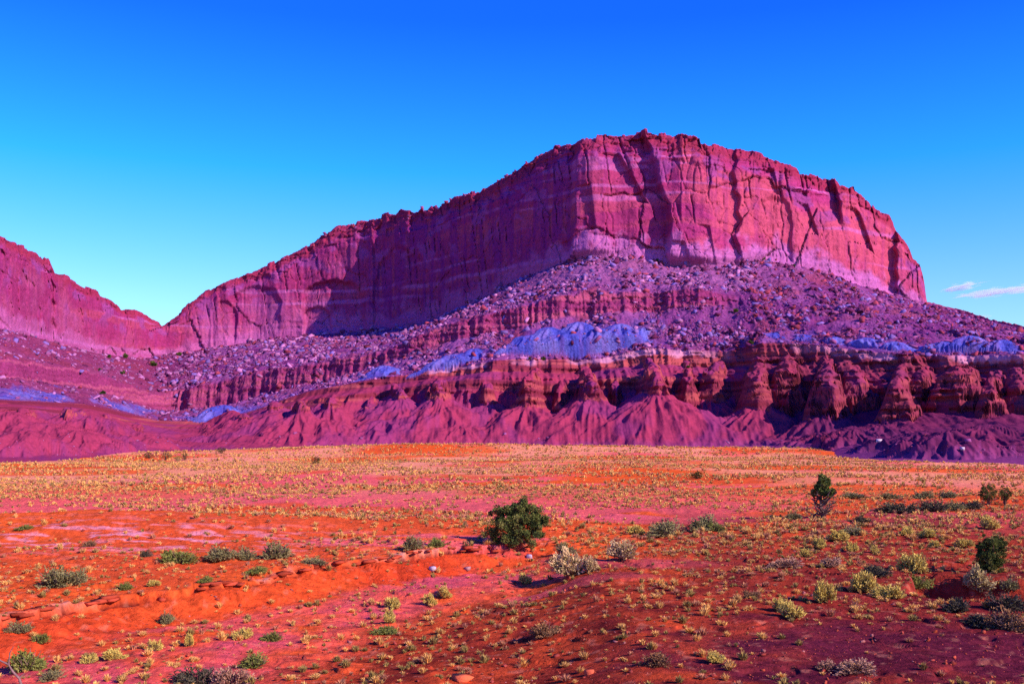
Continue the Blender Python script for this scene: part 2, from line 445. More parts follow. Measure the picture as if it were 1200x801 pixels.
MOUNDS = [(-60, 500, 60, 1), (8, 485, 50, 1), (52, 495, 80, 1), (104, 491, 70, 1), (150, 505, 80, 1), (238, 512, 60, 1), (285, 498, 40, 1), (335, 482, 40, 1), (385, 492, 55, 1), (350, 506, 80, 1), (450, 492, 45, 1), (540, 497, 50, 1), (640, 502, 55, 1), (1000, 503, 120, 1), (1075, 507, 150, 1), (1150, 500, 120, 1), (1230, 505, 120, 1), (960, 507, 80, 1), (1110, 512, 180, 1), (1030, 498, 70, 1), (22, 510, 100, 1), (92, 510, 115, 1), (190, 516, 90, 1)]
SPZ = np.full(SX.shape, -50.0); SPU = np.full(SX.shape, 0.7)
def put(sl, zv, uv):
    m = zv > SPZ[sl]
    SPZ[sl] = np.where(m, zv, SPZ[sl]); SPU[sl] = np.where(m, uv, SPU[sl])
def near_cols(p0, wpx):
    return slice(int(np.searchsorted(cpx, p0 - wpx)), int(np.searchsorted(cpx, p0 + wpx)))
for i, (p0, pa, pc, run, hw) in enumerate(SPURS):
    if 425 < p0 < 840: pa -= 5; hw *= 0.75
    sl = near_cols(p0, 190)
    sx, sy = SX[sl], SY[sl]
    wz = fbm(sx / 9, sy / 9, 4.0, 3)
    Ya = float(Y1(p0)) - run * 0.8; Yb = float(Y1(p0)) + 26
    Xa = (p0 - 600) / F * Ya; Xb = (p0 + 9 * math.sin(i * 2.3) - 600) / F * Yb + 4 * math.sin(i)
    L2_ = (Xb - Xa) ** 2 + (Yb - Ya) ** 2
    t = np.clip(((sx - Xa) * (Xb - Xa) + (sy - Ya) * (Yb - Ya)) / L2_, 0, 1)
    ex, ey = sx - Xa - t * (Xb - Xa), sy - Ya - t * (Yb - Ya)
    ang = np.arctan2(ex, -ey)
    d = np.hypot(ex, ey) + wz * 3.0
    zc0, zf0 = zz(pc, Ya), zz(pa, Ya)
    zcr = lerp(zc0, float(zz(float(L2(p0)), Yb)) - 5, t ** 0.8) + 1.3 * np.sin(t * 17 + i) + 1.5 * fbm(sx / 5, sy / 5, i * 1.7, 3)
    zfn = zf0 + 4.0 * t
    gul = ridged(ang * 2.6 + i, 0.05 * d, i * 3.1, 2)
    fan = zfn - 0.60 * np.maximum(d - hw * 0.7, 0) + (gul - 0.6) * np.clip(d / 14, 0, 1) * 3.4 + 0.004 * np.clip(d - 6, 0, 40) ** 2 - np.maximum(d - 60, 0) * 1.2
    fan = fan - (60 * sstep(0.65, 1.0, np.abs(cpx[sl] - p0) / 190))[:, None]
    put(sl, fan, np.full(d.shape, 0.7))
    # two walled steps with a shelf of debris between them
    hn = hw * (0.85 + 0.7 * (ridged(sx / 11 + i, sy / 11, i * 1.0, 2) - 0.5))
    mid = lerp(zcr, zfn, 0.52)
    low = mid - 2.6 * np.maximum(d - hn, 0)
    up_ = zcr - 0.5 * np.clip(d, 0, hw) - 2.4 * np.maximum(d - hn * 0.55, 0)
    put(sl, low, np.where(d < hn * 0.95, 1.5, 1.15))
    put(sl, up_, np.where(d < hn * 0.5, 1.5, 1.15))
for i, (p0, pa, off, _k) in enumerate(MOUNDS):
    sl = near_cols(p0, 260)
    sx, sy = SX[sl], SY[sl]
    wz = fbm(sx / 9, sy / 9, 4.0, 3)
    Ya = float(Y1(p0)) - off; Xa = (p0 - 600) / F * Ya
    ex, ey = sx - Xa, sy - Ya
    ang = np.arctan2(ex, -ey); d = np.hypot(ex, ey * 0.8) + wz * 1.8
    z0 = zz(pa, Ya)
    gul = ridged(ang * 1.9 + i, 0.05 * d, i * 2.1 + 40, 3)
    put(sl, z0 - 0.50 * (np.sqrt(d * d + 16) - 4) + (gul - 0.6) * np.clip(d / 12, 0, 1) * 4.6 + 0.002 * np.minimum(d, 60) ** 2 - np.maximum(d - 60, 0) * 1.2 - (50 * sstep(0.65, 1.0, np.abs(cpx[sl] - p0) / 260))[:, None], np.full(d.shape, 0.6))
# rounded hills of blue clay sitting on the bench above the ledges
CLAYH = [(262, 474, 20), (452, 428, 16), (532, 415, 14), (556, 408, 16), (622, 392, 14), (648, 383, 20), (678, 377, 22), (700, 384, 14), (728, 379, 18), (754, 384, 18),
         (908, 389, 9), (940, 392, 9), (975, 394, 9), (1015, 395, 10), (1048, 400, 9), (1104, 400, 9), (1136, 393, 11), (1172, 398, 10), (1215, 402, 10)]
CLZ = np.full(SX.shape, -50.0)
for i, (p0, pa, back) in enumerate(CLAYH):
    sl = near_cols(p0, 110)
    sx, sy = SX[sl], SY[sl]
    Ya = float(Y1(p0)) + 29 + back * 0.8; Xa = (p0 - 600) / F * Ya
    d = np.hypot((sx - Xa) * 1.0, (sy - Ya) * 1.25) + 1.6 * fbm(sx / 7, sy / 7, 5.0, 3)
    ang = np.arctan2(sx - Xa, Ya - sy)
    zv = zz(pa, Ya) - 0.62 * (np.sqrt(d * d + 20) - 4.5) + (ridged(ang * 1.6 + i, 0.06 * d, i * 1.3, 2) - 0.6) * np.clip(d / 10, 0, 1) * 3.6
    zv = zv - 40 * (1 - sstep(27.5, 29.5, sy - y1[sl][:, None]))
    zv = zv - (60 * sstep(0.6, 1.0, np.abs(cpx[sl] - p0) / 110))[:, None]
    CLZ[sl] = np.maximum(CLZ[sl], zv)
SPZ -= (1 - sstep(-20, 22, SY - yf[:, None])) * 14
K = 9
NF = (NS - 1) * K + 1
xi = np.linspace(0, NS - 1, NF)
NR = 600
PC_ = np.zeros((NC, NR)); PY_, PZ_, PU_ = np.empty((NC, NR)), np.empty((NC, NR)), np.empty((NC, NR))
fine = np.arange(NS)
ZF, UF, FF, DS = (np.empty((NC, NF), f32) for _ in range(4))
for c in range(NC):
    Yc = np.interp(xi, fine, SY[c]); Dc = np.interp(xi, fine, D[c])
    W = Yc + Dc
    W[-K * 20:] = np.maximum(W[-K * 20:], 0)
    Zc = np.interp(W, keyY[:, c], keyZ[:, c]); Uc = np.interp(W, keyY[:, c], keyU)
    zs = np.interp(xi, fine, SPZ[c]); us = np.interp(xi, fine, SPU[c])
    up = (zs > Zc) & (Uc < 2.0)
    Uc = np.where(up, np.where(us < 0.8, np.minimum(us, 0.1 + np.maximum(zs, 0) / 12), us), Uc); Zc = np.where(up, zs, Zc)
    zk = np.interp(xi, fine, CLZ[c]); upk = (zk > Zc) & (Uc < 3.6) & (Uc > 1.7)
    Zc = np.where(upk, zk, Zc); Uc = np.where(upk, 2.3, Uc)
    wv = np.where(Uc > 6.1, 0.12, 1.0)
    ZF[c], UF[c], FF[c] = Zc, Uc, upk
    DS[c, 1:] = np.hypot(np.diff(Zc), np.diff(Yc) * 0.33) * wv[1:] / np.maximum(Yc[1:], 100); DS[c, 0] = 0
# neighbouring columns share nearly the same row spacing, so that no row jumps between two beds
B = 14
cs_ = np.concatenate([np.zeros((1, NF), f32), np.cumsum(np.pad(DS, ((B, B), (0, 0)), mode='edge'), axis=0, dtype=np.float64)])
DS = (cs_[2 * B + 1:] - cs_[:-2 * B - 1]) / (2 * B + 1)
tt = np.linspace(0, 1, NR)
for c in range(NC):
    q_ = np.cumsum(DS[c]); q_ /= q_[-1]
    Yc = np.interp(xi, fine, SY[c])
    PC_[c] = np.interp(tt, q_, FF[c]); PY_[c] = np.interp(tt, q_, Yc); PZ_[c] = np.interp(tt, q_, ZF[c]); PU_[c] = np.interp(tt, q_, UF[c])
del ZF, UF, FF, DS, cs_
PXc = np.broadcast_to(cpx[:, None], PY_.shape)
PX_ = (PXc - 600) / F * PY_
tcl = np.clip((PU_ - 5.0), 0, 1)
# position along the strike of the cliff (metres), so that joints are not squeezed on walls that run away from the viewer
px5 = (cpx - 600) / F * y5
strike = np.concatenate([[0], np.cumsum(np.hypot(np.diff(px5), np.diff(y5)))])
ST = np.broadcast_to(strike[:, None], PY_.shape)
Hc = np.broadcast_to(chgt[:, None], PY_.shape)

# --- cliff relief (depth, towards the viewer negative)
wc = sstep(4.98, 5.06, PU_) * (1 - sstep(6.02, 6.12, PU_)) * sstep(3, 20, Hc)
dz = 0
flute = ridged(ST / 16, PZ_ / 150, 1.5, 3, 0.6)
left_face = sstep(400, 450, PXc) * (1 - sstep(650, 690, PXc))
dz = dz - wc * (2.2 + 1.6 * left_face) * (flute - 0.6)
wx = fbm(ST / 14, PZ_ / 14, 3.0, 3); n0 = fbm(ST / 30, PZ_ / 50, 64.0, 2)
v1, g1 = voronoi((ST + 3 * wx + 0.25 * PZ_) / 24, (PZ_ + 3 * wx) / 34, 1)
v2, g2 = voronoi((ST + 3 * wx) / 7.5, (PZ_ + 3 * wx) / 9.0, 2)
dz = dz + wc * ((v1 - 0.5) * 3.2 * (1 - 0.5 * left_face) + (v2 - 0.5) * 0.8)
dz = dz + wc * (1.1 * (1 - sstep(0.0, 0.06, g1)) * (v1 > 0.45) + 0.6 * (1 - sstep(0, 0.06, g2)) * (v2 > 0.5))
dz = dz + wc * fbm(ST / 9, PZ_ / 9, 4.0, 4) * 0.55
ck = np.abs(perlin(ST / 13 + 0.10 * wx + 0.012 * PZ_, PZ_ / 190, 61.0)); ck2 = np.abs(perlin(ST / 5.5 + 0.14 * wx, PZ_ / 60, 62.0))
gate = sstep(0.0, 0.25, fbm(ST / 40, PZ_ / 40, 63.0, 2))
dz = dz + wc * (2.6 * (1 - sstep(0.0, 0.05, ck)) * gate + 1.1 * (1 - sstep(0.0, 0.06, ck2)) * (1 - gate) * sstep(-0.1, 0.2, n0))
# bedding ledges, stronger in the brow and the foot of the cliff
bed = perlin(PZ_ / 3.6 + 0.25 * wx, ST / 160, 0.0) + 0.5 * perlin(PZ_ / 1.5, ST / 60, 3.0)
dz = dz + wc * bed * (0.25 + 1.9 * sstep(0.70, 0.85, tcl) + 0.5 * (1 - sstep(0.1, 0.25, tcl)))
# broken brow blocks
v3, g3 = voronoi(ST / 9.0, PZ_ / 6.0, 5)
dz = dz + wc * sstep(0.68, 0.8, tcl) * (v3 - 0.5) * 3.0
# big re-entrants whose left walls stay in shade
def cleft(dx, p0, p1, depth, tshift):
    p = PXc - tshift * (tcl - 0.4) + 7 * fbm(PZ_ / 14, PXc / 120, p0 * 0.1, 3)
    up = sstep(p0, p1, p)
    return depth * up * (1 - sstep(p1, p1 + dx, p))
env = sstep(0.0, 0.08, tcl)
pw = PXc + 5 * fbm(PZ_ / 16, PXc / 90, 2.0, 3)
dz = dz - wc * 8.5 * sstep(668, 676, pw - 8 * (tcl - 0.4)) * (1 - sstep(676, 765, PXc)) * (0.5 + 0.5 * env)
dz = dz - wc * 9.5 * sstep(781, 789, pw + 46 * (tcl - 0.3) * (tcl > 0.3)) * (1 - sstep(789, 950, PXc)) * (0.5 + 0.5 * env)
dz = dz + wc * (cleft(6, 955, 990, 9, -30) * sstep(0.45, 0.7, tcl) + cleft(5, 1025, 1050, 7, 0) + cleft(5, 820, 862, 4, -10) + cleft(5, 115, 142, 4, 10) + cleft(5, 35, 60, 5, -8))
# leaning flakes on the sunlit face
for (pa, ta, pb, tb, w, dep) in ((722, .78, 757, .42, 3, 4), (690, .55, 696, .2, 2.5, 3), (1005, .72, 1022, .4, 3, 4), (905, .85, 912, .62, 2, 3), (800, .16, 808, .02, 3, 3), (830, .3, 838, .02, 2, 2), (945, .62, 958, .35, 2, 3)):
    tpos = (tcl - ta) / (tb - ta)
    pc = pa + (pb - pa) * tpos
    m = (tpos > 0) & (tpos < 1)
    x = (PXc - pc)
    dz = dz + wc * m * dep * sstep(-9 * w, 0, x) * (1 - sstep(0, w, x))
# arches spalled from the left walls
for (pc, yc, rx, ry, dep) in ((392, 352, 40, 26, 5), (470, 345, 36, 60, 4), (372, 372, 18, 14, 3), (300, 355, 30, 22, 3), (262, 372, 16, 22, 3), (905, 262, 26, 34, 2.5)):
    py = HY - (PZ_ - CZ) * F / PY_
    r = np.hypot((PXc - pc) / rx, np.maximum(yc - py, 0) / ry)
    m = (1 - sstep(0.82, 1.0, r + 0.12 * wx)) * (1 - sstep(10, 60, py - yc))
    dz = dz + wc * m * dep
# --- ledge walls: thin beds and joints
for (ua, ub, amp, sc) in ((0.85, 2.05, 1.5, 1.0), (2.9, 4.05, 1.3, 0.9)):
    w = sstep(ua, ua + 0.15, PU_) * (1 - sstep(ub - 0.05, ub + 0.03, PU_))
    b2 = perlin(PZ_ / (2.6 * sc), PX_ / 60, 5.0) + 0.6 * perlin(PZ_ / (1.1 * sc), PX_ / 40, 6.0)
    jn = ridged(PX_ / 5.5, PZ_ / 60, 7.0, 2)
    va, ga = voronoi(PX_ / 4.0, PZ_ / 3.0, 9)
    b2 = np.tanh(3.2 * b2)
    dz = dz + w * ((0.55 + 0.35 * sstep(860, 940, PXc)) * amp * b2 + 2.2 * (0.6 - jn) + (va - 0.5) * 1.6)
PYd = PY_ + dz
PXd = (PXc - 600) / F * PYd
# --- vertical relief: rills on the clay, hummocks on the apron to the right, rubble on the talus
wmd = sstep(0.02, 0.3, PU_) * (1 - sstep(0.95, 1.1, PU_))
hum = ridged(PX_ / 26 + 0.02 * PY_, PY_ / 34, 3.0, 4) - 0.55
PZd = PZ_ + wmd * sstep(880, 1010, PXc) * hum * 4.0
lft = 1 - sstep(250, 380, PXc)
PZd = PZd + wmd * lft * (ridged(PX_ / 42, PY_ / 60, 13.0, 4) - 0.55) * 4.0
PZd = PZd + wmd * (ridged(PX_ / 2.8, PY_ / 20, 11.0, 2) - 0.6) * 0.7 + wmd * fbm(PX_ / 8, PY_ / 8, 2.0, 3) * 0.5
wt = sstep(2.05, 2.2, PU_) * (1 - sstep(4.9, 5.02, PU_))
PZd = PZd + wt * (1 - 0.8 * PC_) * (fbm(PX_ / 7, PY_ / 7, 4.0, 4) * 1.3 + fbm(PX_ / 2.2, PY_ / 2.6, 14.0, 3) * 0.45)
# broken skyline
wr = sstep(5.7, 6.0, PU_)
vr, gr = voronoi(PX_ / 7.0, PY_ / 9.0, 12)
vr2, _ = voronoi(PX_ / 2.6, PY_ / 4.0, 13)
PZd = PZd + wr * sstep(4, 20, Hc) * ((vr - 0.5) * 3.2 + (vr2 - 0.5) * 0.9)
PZd = PZd + wr * sstep(330, 370, PXc) * (1 - sstep(620, 660, PXc)) * fbm(PX_ / 14, PY_ / 14, 72.0, 3) * 2.2
PZd = PZd + wr * (1 - sstep(4, 20, Hc)) * (vr2 - 0.4) * 1.5

# --- mineral colours, by bed, with some light and shade painted in
n_a = fbm(ST / 60, PZ_ / 40, 1.0, 4); n_b = fbm(ST / 12, PZ_ / 12, 2.0, 4); n_c = fbm(PX_ / 40, PY_ / 40, 3.0, 4)
CL_RED = np.array((0.265, 0.025, 0.108)); CL_ORG = np.array((0.342, 0.049, 0.096)); CL_PALE = np.array((0.402, 0.104, 0.308)); CL_VARN_SHADE = np.array((0.180, 0.015, 0.135))
cc = np.broadcast_to(CL_RED, PU_.shape + (3,)).copy()
right_face = sstep(775, 800, PXc)  # sunlit side, given a warmer and brighter base colour
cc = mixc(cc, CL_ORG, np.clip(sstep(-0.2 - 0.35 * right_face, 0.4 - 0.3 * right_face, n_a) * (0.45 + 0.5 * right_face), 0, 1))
bedt = perlin(PZ_ / 9 + 0.4 * n_a, ST / 300, 4.0)
cc = mixc(cc, CL_ORG * 1.1, sstep(0.1, 0.4, bedt) * 0.5)
cc = mixc(cc, CL_PALE, sstep(0.30, 0.42, perlin(PZ_ / 5.0 + 0.5 * n_a, ST / 220, 6.0)) * 0.55)
foot = (1 - sstep(0.10, 0.22, tcl + 0.12 * n_b))
lsh = sstep(200, 250, PXc) * (1 - sstep(370, 460, PXc)) + 0.6 * (1 - sstep(120, 190, PXc))
cc = mixc(cc, CL_PALE, np.clip(lsh * (0.12 + 0.6 * n_a + 0.25 * n_b) * (1 - sstep(0.55, 0.8, tcl)), 0, 0.55))
cc = cc * (1 + 0.20 * right_face * (1 - sstep(0.78, 0.9, tcl)))[..., None]  # extra sunlight painted into the right face below the brow
cc = mixc(cc, CL_PALE, foot * (0.5 + 0.45 * sstep(640, 690, PXc)))
# desert varnish: dark streaks and patches hanging from the brow, plus shade painted on the left face
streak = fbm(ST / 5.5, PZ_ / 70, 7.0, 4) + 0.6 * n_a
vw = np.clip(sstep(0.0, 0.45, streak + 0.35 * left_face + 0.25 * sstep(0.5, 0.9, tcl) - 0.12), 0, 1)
cc = mixc(cc, CL_VARN_SHADE, vw * (0.30 + 0.45 * left_face) * (1 - 0.8 * foot))
cc = mixc(cc, np.array((0.25, 0.045, 0.19)), sstep(0.15, 0.35, fbm(ST / 20, PZ_ / 16, 21.0, 4)) * 0.8 * sstep(0.35, 0.6, tcl) * (1 - 0.7 * sstep(0.88, 0.95, tcl)))
cc = mixc(cc, np.array((0.26, 0.022, 0.055)), sstep(0.8, 0.92, tcl + 0.05 * n_b) * 0.8)
# talus and benches
TAL = np.array((0.225, 0.038, 0.176)); TAL2 = np.array((0.315, 0.076, 0.257))
ct = mixc(np.broadcast_to(TAL, cc.shape).copy(), TAL2, sstep(-0.3, 0.4, n_c))
ct = mixc(ct, np.array((0.34, 0.05, 0.075)), sstep(0.1, 0.5, fbm(PX_ / 30, PY_ / 30, 15.0, 4)) * 0.6)
wlg = sstep(2.95, 3.05, PU_) * (1 - sstep(3.95, 4.05, PU_)) * (1 - sstep(830, 880, PXc))
ct = ct * 0.74
ct = mixc(ct, np.array((0.26, 0.075, 0.20)), sstep(4.0, 4.4, PU_) * sstep(520, 640, PXc) * (1 - sstep(860, 980, PXc)) * 0.6)
ct = mixc(ct, np.array((0.21, 0.026, 0.06)), (1 - sstep(170, 260, PXc)) * 0.65)
lb = perlin(PZ_ / 2.4, PX_ / 90, 9.0)
clg = mixc(np.broadcast_to(np.array((0.22, 0.027, 0.10)), cc.shape).copy(), np.array((0.32, 0.055, 0.12)), sstep(-0.1, 0.3, lb))
ct = mixc(ct, clg, wlg)
# blue-grey clay
CLAY = np.array((0.065, 0.062, 0.33)); CLAY2 = np.array((0.14, 0.112, 0.38))
def clay_mask(px, p0, p1, u0, u1):
    px = px + 22 * n_c
    e1 = sstep(p0 - 8, p0 + 12, px) * (1 - sstep(p1 - 12, p1 + 8, px))
    mid = (px - p0) / (p1 - p0)
    return e1 * sstep(u0 - 0.04, u0 + 0.06, PU_) * (1 - sstep(u1 - 0.22, u1 + 0.12, PU_ + 0.34 * n_c + 0.22 * n_b)) * (0.72 + 0.28 * sstep(-0.35, 0.05, fbm(PX_ / 9, PY_ / 16, 44.0, 4)))
cm = 0
for (p0, p1, u0, u1) in ((-150, 75, 2.02, 2.5), (112, 178, 2.1, 2.75), (205, 320, 2.05, 2.55), (425, 470, 2.1, 2.45), (525, 572, 2.1, 2.55), (605, 772, 2.03, 2.78), (895, 1065, 2.03, 2.30), (1095, 1200, 2.02, 2.36), (1200, 1350, 2.1, 2.4)):
    cm = np.maximum(cm, clay_mask(PXc + 8 * n_b, p0, p1, u0, u1))
cm = np.maximum(np.clip(cm, 0, 1) * np.where(PXc < 340, 0.85, 0.35), PC_ * (0.78 + 0.3 * sstep(-0.4, 0.2, fbm(PX_ / 5, PY_ / 8, 45.0, 4))))
ct = mixc(ct, mixc(np.broadcast_to(CLAY, cc.shape).copy(), CLAY2, sstep(-0.3, 0.3, fbm(PX_ / 12, PY_ / 12, 6.0, 3))), np.clip(cm, 0, 1))
# red-brown ledges and clay mounds
bb = perlin(PZ_ / 3.0, PX_ / 120, 2.0) + 0.5 * perlin(PZ_ / 1.2, PX_ / 60, 8.0)
MND = np.array((0.275, 0.028, 0.071)); MND2 = np.array((0.225, 0.028, 0.099))
cb = mixc(np.broadcast_to(MND, cc.shape).copy(), MND2, sstep(-0.2, 0.4, n_c + 0.3 * n_b))
shale = sstep(820, 1010, PXc) * (1 - sstep(0.8, 1.1, PU_))  # purple shale, deepened to carry painted shade over the right foot
cb = mixc(cb, np.array((0.080, 0.014, 0.055)), shale * (0.75 + 0.3 * n_c))  # shale colour with the painted shade in it
cb = mixc(cb, np.array((0.22, 0.040, 0.14)), (1 - sstep(0.05, 0.4, PU_ + 0.2 * n_b)) * sstep(480, 640, PXc) * 0.7)
wall = np.maximum(sstep(0.95, 1.02, PU_) * (1 - sstep(1.26, 1.36, PU_)), sstep(1.66, 1.72, PU_))
cw = mixc(np.broadcast_to(np.array((0.17, 0.020, 0.042)), cc.shape).copy(), np.array((0.32, 0.055, 0.065)), sstep(-0.05, 0.2, bb))
cb = mixc(cb, cw, wall)
cb = mixc(cb, np.array((0.20, 0.032, 0.055)), sstep(780, 960, PXc) * sstep(0.95, 1.05, PU_) * (0.55 + 0.4 * n_b))
capr = sstep(1.86, 1.90, PU_ + 0.05 * n_b) * sstep(470, 520, PXc)
cb = mixc(cb, np.array((0.46, 0.17, 0.27)), np.clip(capr * (0.25 + 1.5 * fbm(PX_ / 26, PZ_ / 60, 71.0, 3) + 0.6 * n_b + 0.35 * sstep(520, 560, PXc) * (1 - sstep(800, 850, PXc))), 0, 1))
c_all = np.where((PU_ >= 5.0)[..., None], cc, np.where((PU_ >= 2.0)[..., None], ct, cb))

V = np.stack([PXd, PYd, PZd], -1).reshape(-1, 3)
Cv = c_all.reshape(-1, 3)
idx = np.arange(NC * NR).reshape(NC, NR)
q = np.stack([idx[:-1, :-1], idx[1:, :-1], idx[1:, 1:], idx[:-1, 1:]], -1)
fu = (PU_[:-1, :-1] + PU_[1:, 1:]) * 0.5
fpx = np.broadcast_to(((cpx[:-1] + cpx[1:]) * 0.5)[:, None], fu.shape)
def sub_mesh(name, mask, mat, smooth):
    fq = q[mask]
    used = np.unique(fq)
    remap = np.full(NC * NR, -1, np.int64); remap[used] = np.arange(len(used))
    return link(name, mesh_np(name, V[used], remap[fq], Cv[used], smooth), mat)
lm = fpx < 188
for (nm, m0, mat, sm, la, lb_) in (
        ('badland_slope', fu < 2.0, M_bad, True, 'red clay mounds below the canyon wall beside the notch', 'red and purple clay mounds and banded ledges under the great mesa'),
        ('talus_slope', (fu >= 2.0) & (fu < 5.0), M_talus, True, 'pink rubble slope under the smaller canyon wall', 'boulder strewn purple slope with blue clay hills under the great mesa'),
        ('sandstone_cliff', fu >= 5.0, M_cliff, False, 'sunlit red sandstone wall falling towards the notch', 'great red sandstone cliff of the mesa with shaded face and sunlit face')):
    tag(sub_mesh(nm, m0 & lm, mat, sm), la, 'terrain', kind='structure')
    tag(sub_mesh(nm, m0 & ~lm, mat, sm), lb_, 'terrain', kind='structure')

# ------------------------------------------------------------------ boulders
def rock_arrays(seed, n, sq):
    r = random.Random(seed)
    bm = bmesh.new()
    for sx in (-1, 1):
        for sy in (-1, 1):
            for sz in (-1, 1):          # a jointed block with chipped corners
                c = (sx * 0.72, sy * 0.72, sz * 0.72)
                chip = r.random() < 0.22
                for _ in range(2 if chip else 1):
                    k = r.uniform(0.62, 0.95) if chip else 1.0
                    v = [q_ * k + r.gauss(0, 0.13) for q_ in c]
                    bm.verts.new((v[0] * sq[0], v[1] * sq[1], v[2] * sq[2]))
    for _ in range(max(0, n - 12)):
        v = Vector((r.gauss(0, 1), r.gauss(0, 1), r.gauss(0, 1))).normalized() * 0.95
        bm.verts.new((v.x * sq[0], v.y * sq[1], v.z * sq[2]))
    bmesh.ops.convex_hull(bm, input=bm.verts[:])
    for v in [v for v in bm.verts if not v.link_faces]:
        bm.verts.remove(v)
    bmesh.ops.triangulate(bm, faces=bm.faces[:])
    bm.verts.index_update()
    vs = np.array([v.co[:] for v in bm.verts]); fs = np.array([[v.index for v in f_.verts] for f_ in bm.faces])
    bm.free()
    return vs, fs
ROCKS = [rock_arrays(100 + i, 12, (1, random.uniform(0.45, 0.9), random.uniform(0.32, 0.7))) for i in range(10)]
STONE = [np.array(c) for c in ((0.38, 0.13, 0.30), (0.25, 0.060, 0.17), (0.29, 0.042, 0.075), (0.20, 0.10, 0.32), (0.13, 0.020, 0.075))]

PXv, PUv, Hv = PXc.ravel(), PU_.ravel(), np.broadcast_to(chgt[:, None], PU_.shape).ravel()
vis = (PXv > -60) & (PXv < 1260)
dens_n = fbm(PX_ / 22, PY_ / 22, 33.0, 4).ravel()
cmv = np.clip(cm, 0, 1).ravel()
wgt = np.zeros(len(PXv))
wgt += ((PUv > 4.02) & (PUv < 5.03)) * 1.0
wgt += ((PUv > 2.1) & (PUv < 2.98)) * (0.55 + 0.35 * (PXv > 780))
wgt += ((PUv >= 2.98) & (PUv <= 4.02)) * np.where(PXv > 860, 1.0, 0.06)
wgt += ((PUv > 2.0) & (PUv <= 2.1)) * 0.5
wgt *= np.clip(0.55 + 1.7 * dens_n, 0.12, 2.2) * (1 - 0.90 * np.clip(cmv, 0, 1)) * vis * np.where(PXv < 185, 0.35, 1.0)
wgt += ((PUv > 0.1) & (PUv < 0.6)) * 0.03 * vis
wgt += ((PUv > 5.9) & (PUv < 6.08) & (PXv > 330) & (PXv < 670)) * 0.22 * vis
wgt /= wgt.sum()
NB = 52000
pick = rng.choice(len(PXv), NB, p=wgt)
bsize = np.clip(0.27 * rng.pareto(1.75, NB) + 0.24, 0.24, 2.6) * (V[pick, 1] / 560) ** 0.5
bsize *= np.where(PUv[pick] < 1, 0.5, 1.0)
order = np.argsort(-bsize / V[pick, 1])
pick, bsize = pick[order], bsize[order]
NI = 294
def stone_tone(u, px):
    r = random.random()
    if u > 5.5: return STONE[random.choice((1, 2, 4))]
    if px > 880 and r < 0.4: return STONE[random.choice((2, 4, 1, 4, 1))]
    return STONE[0 if r < 0.28 else 1 if r < 0.6 else 3 if r < 0.76 else 2 if r < 0.84 else 4]
rock_me = {}
def rock_mesh(i, k):
    if (i, k) not in rock_me:
        vs, fs = ROCKS[i]
        me = mesh_np('boulder', vs, fs, np.broadcast_to(STONE[k], vs.shape))
        me.materials.append(M_rock)
        rock_me[(i, k)] = me
    return rock_me[(i, k)]
def rand_rot():
    return Matrix.Rotation(random.uniform(0, 6.28), 3, 'Z') @ Matrix.Rotation(random.gauss(0, 0.5), 3, 'X') @ Matrix.Rotation(random.gauss(0, 0.5), 3, 'Y')
TONE_W = ('pale pink', 'dusky pink', 'rust red', 'lilac grey', 'dark red')
for j in range(NI):
    p = V[pick[j]]; s = bsize[j]; px = PXv[pick[j]]; u = PUv[pick[j]]
    t = stone_tone(u, px); k = [i for i in range(5) if STONE[i] is t][0]
    o = link('boulder', rock_mesh(random.randrange(len(ROCKS)), k))
    o.rotation_euler = rand_rot().to_euler(); o.scale = (s * random.uniform(0.8, 1.25), s * random.uniform(0.7, 1.1), s * random.uniform(0.6, 1.0))
    o.location = (p[0], p[1], p[2] + 0.05 * s)
    where = ('on the skyline rim of the cliff' if u > 5.5 else 'on the slope right below the great cliff' if u > 4 and px > 188 else
             'on the rubble slope under the smaller canyon wall' if px < 188 else 'at the foot of the clay mounds' if u < 1 else 'on the bench above the banded red ledges')
    tag(o, '%s angular boulder lying %s' % (TONE_W[k], where), 'boulder', 'boulders fallen on the mesa slopes')
def merge_rocks(name, pts, sizes, tones):
    Vs, Fs, Cs, off = [], [], [], 0
    for p, s, t in zip(pts, sizes, tones):
        vs, fs = ROCKS[random.randrange(len(ROCKS))]
        rm = np.array(rand_rot())
        Vs.append(vs @ rm.T * s + p); Fs.append(fs + off); Cs.append(np.broadcast_to(t * random.uniform(0.6, 1.2), vs.shape)); off += len(vs)
    return mesh_np(name, np.concatenate(Vs), np.concatenate(Fs), np.concatenate(Cs))
rest = pick[NI:]
me = merge_rocks('rubble', V[rest] + np.stack([rest * 0, rest * 0, bsize[NI:] * 0.02], -1), bsize[NI:], [stone_tone(PUv[i], PXv[i]) for i in rest])
tag(link('rubble', me, M_rock), 'scattered pink and purple rubble covering the mesa slopes', 'rubble', kind='stuff')

